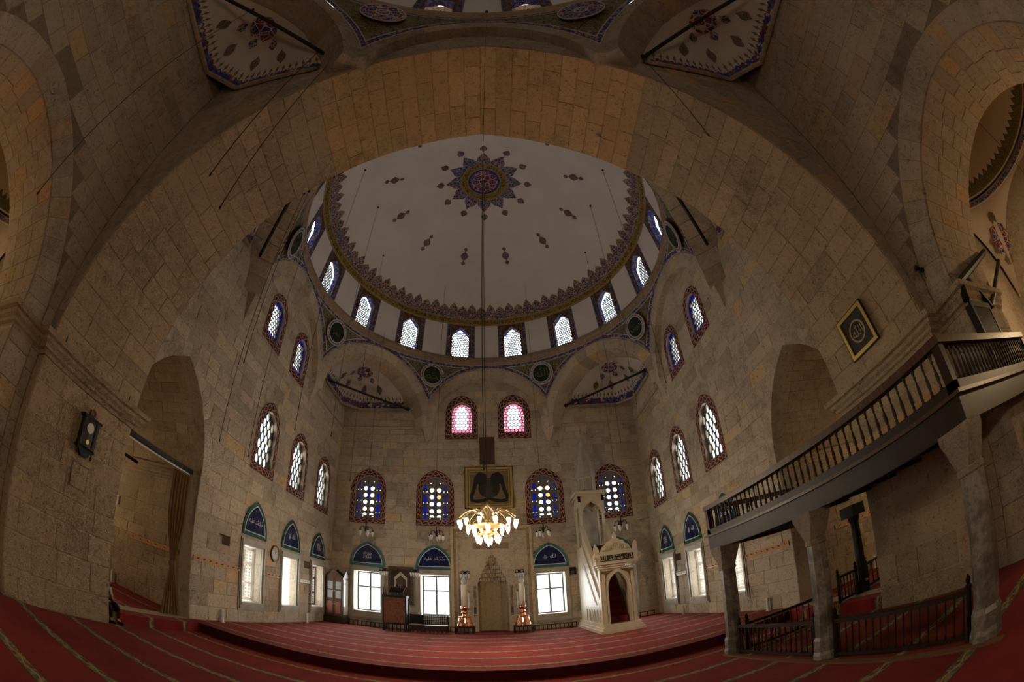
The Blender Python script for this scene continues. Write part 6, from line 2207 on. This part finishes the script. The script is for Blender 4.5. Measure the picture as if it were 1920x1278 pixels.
# round wall clock
def round_clock():
    o = thing('round_clock', 'round white wall clock with brown rim on the left wall', 'clock', (-W + .03, 14.08, 2.83), -pi / 2)
    MB().prism(circle(0, 0, .27, .27, n=28), 0, .03, LF).build('dial', plain('clock_dial', (.52, .49, .42), .5), o)
    MB().plate(circle(0, 0, .31, n=28), [circle(0, 0, .265, n=28)], 0, .05, LF).build('rim', m_wood_m, o)
    for k in range(12):
        a = k * pi / 6
        MB().prism([(sin(a) * .21 + dx, cos(a) * .21 + dz) for dx, dz in ((-.008, -.02), (.008, -.02), (.008, .02), (-.008, .02))], .03, .033, LF).build('hour_mark', m_ink, o)
    for a, l, n in ((radians(-40), .15, 'hour_hand'), (radians(8), .20, 'minute_hand')):
        d = Vector((sin(a), cos(a))); nn = Vector((d.y, -d.x)) * .010
        MB().prism([(nn.x, nn.y), (d.x * l + nn.x * .4, d.y * l + nn.y * .4), (d.x * l - nn.x * .4, d.y * l - nn.y * .4), (-nn.x, -nn.y)], .034, .038, LF).build(n, m_ink, o)
round_clock()

def pendulum_clock():
    o = thing('pendulum_clock', 'dark carved pendulum wall clock on the left pier', 'clock', (-PX + .03, 4.74, 3.05), -pi / 2)
    MB().box(-.19, .19, 0, .12, .10, .62).build('case', m_wood_b, o)
    MB().plate(rect(0, .20, .08, .64), [rect(0, .13, .13, .59)], .10, .15, LF).build('door_frame', m_wood, o)
    MB().box(-.14, .14, .122, .128, .12, .60).build('door_glass', plain_cached('grey_glass', (.30, .31, .31), .15) if False else plain_cached('smoked_pane', (.03, .025, .022), .1), o)
    MB().prism(circle(0, .47, .095, n=20), .13, .138, LF).build('dial', plain_cached('cream_dial', (.60, .56, .46), .5), o)
    MB().tube([(0, .134, .37), (0, .134, .24)], .006, 5).build('pendulum_rod', m_brass, o)
    MB().prism(circle(0, .21, .045, n=14), .13, .14, LF).build('pendulum_bob', m_brass, o)
    MB().box(-.25, .25, 0, .17, .62, .665).build('cornice', m_wood_b, o)
    f = LF
    MB().plate(circle(0, .745, .085, .085, n=16), [circle(0, .745, .05, n=16)], .06, .10, f).build('crest_ring', m_wood_m, o)
    MB().box(-.23, .23, 0, .15, .06, .10).build('base_moulding', m_wood_b, o)
    MB().prism([(-.19, .06), (.19, .06), (.12, -.03), (.05, -.08), (-.05, -.08), (-.12, -.03)], 0, .12, f).build('apron', m_wood_b, o)
    for s in (-1, 1):
        MB().lathe([(.022, .10), (.016, .14), (.024, .20), (.014, .34), (.024, .50), (.016, .56), (.022, .62)], 8, (s * .21, .12, 0)).build('colonnette', m_wood_b, o)
        MB().lathe([(.004, -.08), (.022, -.04), (.015, .0), (.02, .06)], 8, (s * .20, .10, 0)).build('drop_finial', m_wood_b, o)
pendulum_clock()

# framed picture on the right pier, tilted forward
def pier_picture():
    o = thing('framed_picture', 'gilt framed round calligraphy picture above the right pier cornice', 'picture', (PX - .06, 4.70, 4.80), 0)
    o.rotation_euler = (radians(-6), 0, pi / 2)
    w, h = .40, .83
    MB().prism(rect(0, w - .06, .06, h - .06), 0, .02, LF).build('dark_ground', plain_cached('picture_ground', (.04, .035, .022), .15), o)
    MB().plate(rect(0, w, 0, h), [rect(0, w - .07, .07, h - .07)], 0, .06, LF).build('gilt_frame', m_gold, o)
    MB().plate(rect(0, w + .02, -.02, h + .02), [rect(0, w, 0, h)], 0, .05, LF).build('dark_rim', m_wood_b, o)
    MB().plate(circle(0, h / 2, .22, n=26), [circle(0, h / 2, .185, n=26)], .02, .028, LF).build('gold_ring', plain_cached('pale_gold', (.34, .28, .14), .4), o)
    text('\ufdf2', .26, plain_cached('pale_gold', (.34, .28, .14), .4), o, (0, .024, h / 2 - .02), (pi / 2, 0, pi), .003)
pier_picture()

# coat-peg rails
def peg_rail(p, rotz, L, n, mat, label, z=2.0):
    o = thing('peg_rail', label, 'peg rail', (p[0], p[1], z), rotz, 'coat peg rails on the walls')
    MB().box(-L / 2, L / 2, 0, .022, -.065, .065).build('board', mat, o)
    me = shared(('peg', mat.name), lambda: norm_mesh(MB().tube([(0, .02, 0), (0, .07, .01), (0, .085, .035)], .010, 6), 'peg', m_iron if mat is m_wood_o else m_brass))
    for i in range(n): inst('peg', me, o, Matrix.Translation((-L / 2 + L * (i + .5) / n, 0, 0)))
G = .024
peg_rail((-W + G, 10.61), -pi / 2, 2.42, 8, m_wood_o, 'long honey-coloured peg rail on the left wall beside the curtain', 1.98)
peg_rail((-W + G, 14.06), -pi / 2, 1.02, 4, m_wood_o, 'short peg rail under the round clock', 2.02)
peg_rail((-W + G, 16.90), -pi / 2, 1.04, 4, m_white, 'white peg rail on the left wall', 2.02)
peg_rail((W - G, 16.88), pi / 2, 1.04, 4, m_white, 'white peg rail on the right wall', 2.02)
peg_rail((W - G, 14.05), pi / 2, 1.0, 4, m_wood_o, 'short honey-coloured peg rail on the right wall', 2.04)
peg_rail((W - G, 10.60), pi / 2, 2.3, 8, m_wood_o, 'long honey-coloured peg rail seen below the balcony', 2.05)
peg_rail((-9.4, 9.7 - G), pi, 2.2, 6, m_wood_o, 'peg rail on the passage wall behind the curtain', 1.98)
peg_rail((10.6, 9.7 - G), pi, 2.2, 6, m_wood_o, 'peg rail on the passage wall beyond the timber post', 2.02)

# short white heating pipes at the foot of the walls
for i, (x, y, wd) in enumerate(((-W + .12, 10.80, 'left wall near the curtain'), (-W + .12, 16.92, 'left wall near the cupboard'), (W - .12, 10.70, 'right wall below the balcony'), (W - .12, 16.82, 'right wall near the pulpit'), (-11.2, 9.56, 'curtained passage'), (10.95, 9.56, 'passage beyond the timber post'))):
    o = thing('floor_pipe', 'short white upright pipe at the foot of the %s' % wd, 'pipe', (x, y, FZ), 0, 'white pipe stubs along the walls')
    MB().lathe([(.05, 0), (.05, .38), (.03, .40)], 10).build('pipe', m_white, o)
    MB().lathe([(.085, 0), (.085, .015), (.05, .02)], 10).build('collar', m_white, o)

# curtain on its rail across the passage
def curtain():
    o = thing('curtain', 'ochre curtain gathered and knotted on a rail in the left passage', 'curtain', (-W - .30, 8.86, FZ))
    N, Mz = 40, 30
    def P(i, j):
        t, s = i / N, j / Mz
        z = 3.84 * s
        wdt = .34 - .26 * max(0, 1 - abs(s - .36) / .22) ** 1.3
        if s < .36: wdt = .08 + (.36 - s) / .36 * .30
        if s > .36: wdt = min(.36, .08 + (s - .36) / .30 * .26)
        u = (t - .5) * 2 * wdt
        off = (s - .36) * .10 if s < .36 else 0
        fold = sin(t * pi * 11) * .055 * (wdt / .34)
        return Vector((fold + .03 * sin(s * 4), u + off * .6, z))
    MB().grid(P, N, Mz).build('cloth', m_curtain, o, smooth=True, fixn=False)
    MB().lathe([(.05, 1.30), (.085, 1.36), (.09, 1.42), (.05, 1.48)], 10).build('knot', m_curtain, o, smooth=True)
    r = thing('curtain_rail', 'pale curtain rail with a dark pelmet board across the left passage arch', 'curtain rail', (-W - .30, 6.05, 4.12))
    MB().tube([(0, 0, 0), (0, 3.1, .03)], .022, 8).build('rail', m_white, r)
    MB().box(-.05, .05, 0, 3.2, .05, .17).build('pelmet', m_wood_b, r)
curtain()
o = thing('dark_bar', 'black bar deep in the left passage', 'bar', (-W - 1.6, 6.1, 4.0))
MB().tube([(0, 0, 0), (-.1, 2.2, -.02)], .045, 8).build('bar', m_iron, o)
MB().lathe([(.06, -.04), (.06, .04)], 8).build('end_socket', m_iron, o)

# switch box, hooks and lamp on the piers
o = thing('switch_box', 'small white box at the edge of the left pier', 'switch box', (-11.45, 9.7 - .03, 2.95), pi)
MB().box(-.10, .10, 0, .06, -.14, .14).build('housing', m_white, o)
MB().box(-.08, .08, .06, .065, -.12, .12).build('cover', plain_cached('grey_cover', (.35, .34, .33)), o)
o = thing('pier_slab', 'faint square stone slab set in the left pier below the clock', 'stone slab', (-PX + .025, 4.80, 2.40), -pi / 2)
MB().box(-.20, .20, 0, .02, 0, .42).build('slab', m_stone_p, o)
MB().plate(rect(0, .22, -.02, .44), [rect(0, .20, 0, .42)], 0, .012, LF).build('slab_edge', m_dark_mortar, o)
o = thing('iron_hook', 'black iron hook at the left edge', 'hook', (-WR + .04, 3.02, 1.42), -pi / 2)
MB().tube([(0, 0, 0), (0, .05, .02), (.0, .06, .10), (.04, .06, .13), (.07, .06, .09), (.07, .06, .05)], .011, 6).build('hook', m_iron, o)
MB().prism(circle(0, 0, .03, n=8), 0, .012, LF).build('hook_plate', m_iron, o)
o = thing('round_black_fitting', 'round black wall fitting with a red knob at the left edge', 'wall fitting', (-WR + .04, 2.93, .90), -pi / 2)
MB().lathe([(.02, -.13), (.10, -.08), (.13, 0), (.10, .08), (.02, .13)], 14, (0, .12, 0)).build('body', m_black, o, smooth=True)
MB().lathe([(.005, -.03), (.028, 0), (.005, .03)], 8, (-.15, .14, 0)).build('knob', plain_cached('dark_red_knob', (.10, .01, .015), .4), o, smooth=True)
for p, lab in (((-PX + .05, 3.56, 4.52), 'near'), ((-PX + .05, 5.62, 4.52), 'far')):
    o = thing('cornice_spike', 'small black spike on the %s end of the left pier cornice' % lab, 'spike', p, 0, 'spikes on the pier cornice')
    MB().lathe([(.02, -.04), (.012, .04), (.002, .14)], 6).build('spike', m_iron, o)
    MB().lathe([(.03, -.05), (.03, -.035)], 8).build('spike_base', m_iron, o)
o = thing('pier_spotlight', 'small dark spotlight on the spandrel above the right cornice', 'spotlight', (WR - .04, 2.86, 5.16), pi / 2)
MB().prism(circle(0, 0, .05, n=10), 0, .02, LF).build('base', m_iron, o)
MB().tube([(0, .02, 0), (0, .10, .03), (0.04, .18, .05)], [.015, .03, .055], 10).build('head', m_iron, o)
MB().tube([(0, .012, -.02), (.02, .012, -.16)], .008, 5).build('flex', m_iron, o)

for sg, y, z, wd in ((-1, .0, 7.30, 'left'), (1, .04, 7.22, 'right')):
    o = thing('carved_boss', 'small round carved boss on the side arch ring at the %s edge' % wd, 'boss', (sg * (WR - .037), y, z), -pi / 2 if sg < 0 else pi / 2, 'carved bosses on the side arches')
    MB().prism(circle(0, 0, .15, n=20), 0, .02, LF).build('disc', m_stone_r, o)
    MB().plate(circle(0, 0, .15, n=20), [circle(0, 0, .115, n=20)], .02, .04, LF).build('raised_rim', m_stone_r, o)
    MB().prism(circle(0, 0, .05, n=12), .02, .045, LF).build('centre', m_stone_r, o)
# ------------------------------------------------------------------ lamps out of sight in the side rooms, fill lamps added in the passages
def pendant(loc, top, label, watt, col=WARM):
    root = thing('pendant_lamp', label, 'lamp', loc, 0, 'plain pendant lamps of the side spaces')
    MB().tube([(0, 0, .12), (0, 0, top - loc[2])], .008, 5).build('cable', m_cable, root)
    MB().lathe([(.02, .14), (.05, .10), (.19, .02), (.20, 0)], 16).build('shade', m_white, root, smooth=True, fixn=False)
    MB().lathe([(.01, -.08), (.05, -.05), (.06, 0), (.03, .06)], 12).build('bulb', m_bulb_on, root, smooth=True)
    l = bpy.data.lights.new('bulb_light', 'POINT'); l.energy = watt; l.color = col; l.shadow_soft_size = .12
    o = bpy.data.objects.new('bulb_light', l); COL.objects.link(o); o.parent = root; o.location = (0, 0, -.22)
SIDE_W, PASS_FILL_W = 230, 75
pendant((-12.8, 0, 4.2), 10.5, 'pendant lamp in the left domed side room', SIDE_W, (1.0, .70, .38))
pendant((12.8, 0, 4.2), 10.5, 'pendant lamp in the right domed side room', SIDE_W, (1.0, .70, .38))
pendant((-12.4, 7.0, 3.4), 6.7, 'pendant lamp deep in the curtained passage', PASS_FILL_W)  # this pair is added only to brighten the dark passages
pendant((12.4, 7.0, 3.4), 6.7, 'pendant lamp deep in the balcony side passage', PASS_FILL_W)

# ------------------------------------------------------------------ person seated on the passage step, mostly behind the left pier
def skin_mesh(name, verts, edges, radii, mat, parent, sub=2):
    me = bpy.data.meshes.new(name); me.from_pydata([tuple(v) for v in verts], edges, [])
    o = bpy.data.objects.new(name, me); COL.objects.link(o)
    if parent is not None: o.parent = parent
    me.materials.append(mat)
    o.modifiers.new('skin', 'SKIN')
    for i, r in enumerate(radii):
        rr = r if isinstance(r, tuple) else (r, r)
        me.skin_vertices[0].data[i].radius = rr
        me.skin_vertices[0].data[i].use_root = (i == 0)
    s = o.modifiers.new('subdivision', 'SUBSURF'); s.levels = s.render_levels = sub
    for p_ in me.polygons: p_.use_smooth = True
    o.modifiers['skin'].use_smooth_shade = True
    # bake the surface so that the figure is one plain mesh
    bpy.context.view_layer.update()
    ev = o.evaluated_get(bpy.context.evaluated_depsgraph_get())
    nm = bpy.data.meshes.new_from_object(ev)
    o.modifiers.clear(); o.data = nm
    for p_ in nm.polygons: p_.use_smooth = True
    return o
def person():
    root = thing('person', 'person in black trousers sitting on the step behind the left pier, hand on knee', 'person', (-7.58, 6.24, FZ))
    # local frame: +x faces out over the step
    V = [(0, 0, .12), (-.02, 0, .28), (-.03, 0, .44), (-.01, 0, .56), (.01, 0, .63), (.03, 0, .72), (.04, 0, .82)]
    E_ = [(i, i + 1) for i in range(6)]; R = [(.15, .12), (.14, .11), (.16, .11), (.09, .08), (.05, .05), (.085, .075), (.06, .055)]
    def chain(start, pts, rs):
        i0 = start
        for p_, r in zip(pts, rs):
            V.append(p_); R.append(r); E_.append((i0, len(V) - 1)); i0 = len(V) - 1
    for s in (-1, 1):
        chain(3, [(0, s * .15, .53), (.06, s * .19, .33), (.22, s * .14, .20), (.30, s * .12, .185)], [.055, .042, .032, .026])
        chain(0, [(.04, s * .09, .10), (.40, s * .11, .10), (.42, s * .11, -.16), (.54, s * .12, -.205)], [.085, .062, .045, .032])
    body = skin_mesh('body', V, E_, R, m_skin, root)
    # trousers and shoes
    tv, te, tr = [(0, 0, .12), (0, 0, .25)], [(0, 1)], [(.17, .135), (.16, .13)]
    for s in (-1, 1):
        i0 = 0
        for p_, r in (((.05, s * .10, .11), .105), ((.40, s * .11, .105), .085), ((.43, s * .11, -.05), .07), ((.42, s * .11, -.17), .065)):
            tv.append(p_); tr.append(r); te.append((i0, len(tv) - 1)); i0 = len(tv) - 1
    skin_mesh('trousers', tv, te, tr, m_black, root)
    sv, se, sr = [(-.02, 0, .22), (-.03, 0, .44), (-.01, 0, .56)], [(0, 1), (1, 2)], [(.165, .13), (.175, .125), (.10, .09)]
    for s in (-1, 1):
        i0 = 2
        for p_, r in (((0, s * .16, .53), .07), ((.06, s * .195, .33), .055), ((.17, s * .155, .24), .042)):
            sv.append(p_); sr.append(r); se.append((i0, len(sv) - 1)); i0 = len(sv) - 1
    skin_mesh('shirt', sv, se, sr, plain_cached('pale_shirt', (.50, .48, .45), .9), root)
    for s in (-1, 1):
        skin_mesh('shoe', [(.40, s * .11, -.205), (.50, s * .115, -.21), (.62, s * .12, -.215)], [(0, 1), (1, 2)], [.045, .042, .03], m_black, root)
        hv, he, hr = [(.31, s * .12, .19), (.36, s * .115, .195)], [(0, 1)], [(.028, .018), (.032, .018)]
        for k, (dy, l) in enumerate(((-.030, .075), (-.010, .09), (.010, .085), (.030, .065))):
            b0 = len(hv)
            hv += [(.375, s * .115 + dy, .20), (.375 + l * .5, s * .115 + dy * 1.1, .198), (.375 + l * .9, s * .115 + dy * 1.15, .175)]
            he += [(1, b0), (b0, b0 + 1), (b0 + 1, b0 + 2)]; hr += [.0095, .009, .007]
        b0 = len(hv)
        hv += [(.325, s * .115 - s * .04, .195), (.355, s * .115 - s * .062, .185)]; he += [(0, b0), (b0, b0 + 1)]; hr += [.011, .008]
        skin_mesh('hand', hv, he, hr, m_skin, root)
    # head with face and hair
    hd = thing('head', None, None); hd.parent = root; hd.location = (.03, 0, .77)
    b = MB()
    nu, nv = 20, 14
    def P(i, j):
        th, ph = 2 * pi * i / nu, pi * j / nv
        x, y, z = sin(ph) * cos(th) * .095, sin(ph) * sin(th) * .075, cos(ph) * .115
        if x > 0 and z < -.02: x *= .92
        if abs(y) < .018 and x > .05 and -.045 < z < .02: x += .02
        return Vector((x, y, z))
    b.grid(P, nu, nv).build('face', m_skin, hd, smooth=True, fixn=False)
    b = MB().grid(lambda i, j: Vector((sin(pi * .5 * j / 7) * cos(2 * pi * i / nu) * .102 - .012, sin(pi * .5 * j / 7) * sin(2 * pi * i / nu) * .083, cos(pi * .5 * j / 7) * .122 + .006)), nu, 7)
    b.build('hair', plain_cached('dark_hair', (.012, .009, .007), .7), hd, smooth=True, fixn=False)
    for s in (-1, 1):
        MB().lathe([(.002, -.009), (.010, -.004), (.010, .004), (.002, .009)], 8, (.086, s * .030, .012)).build('eye', plain_cached('eye_white', (.55, .53, .5), .3), hd)
        MB().tube([(-.005, s * .075, -.025), (-.012, s * .088, 0), (-.005, s * .076, .025)], .012, 6).build('ear', m_skin, hd)
    MB().tube([(.088, -.022, -.055), (.094, 0, -.053), (.088, .022, -.055)], .006, 6).build('mouth', plain_cached('lips', (.32, .12, .09), .6), hd)
person()
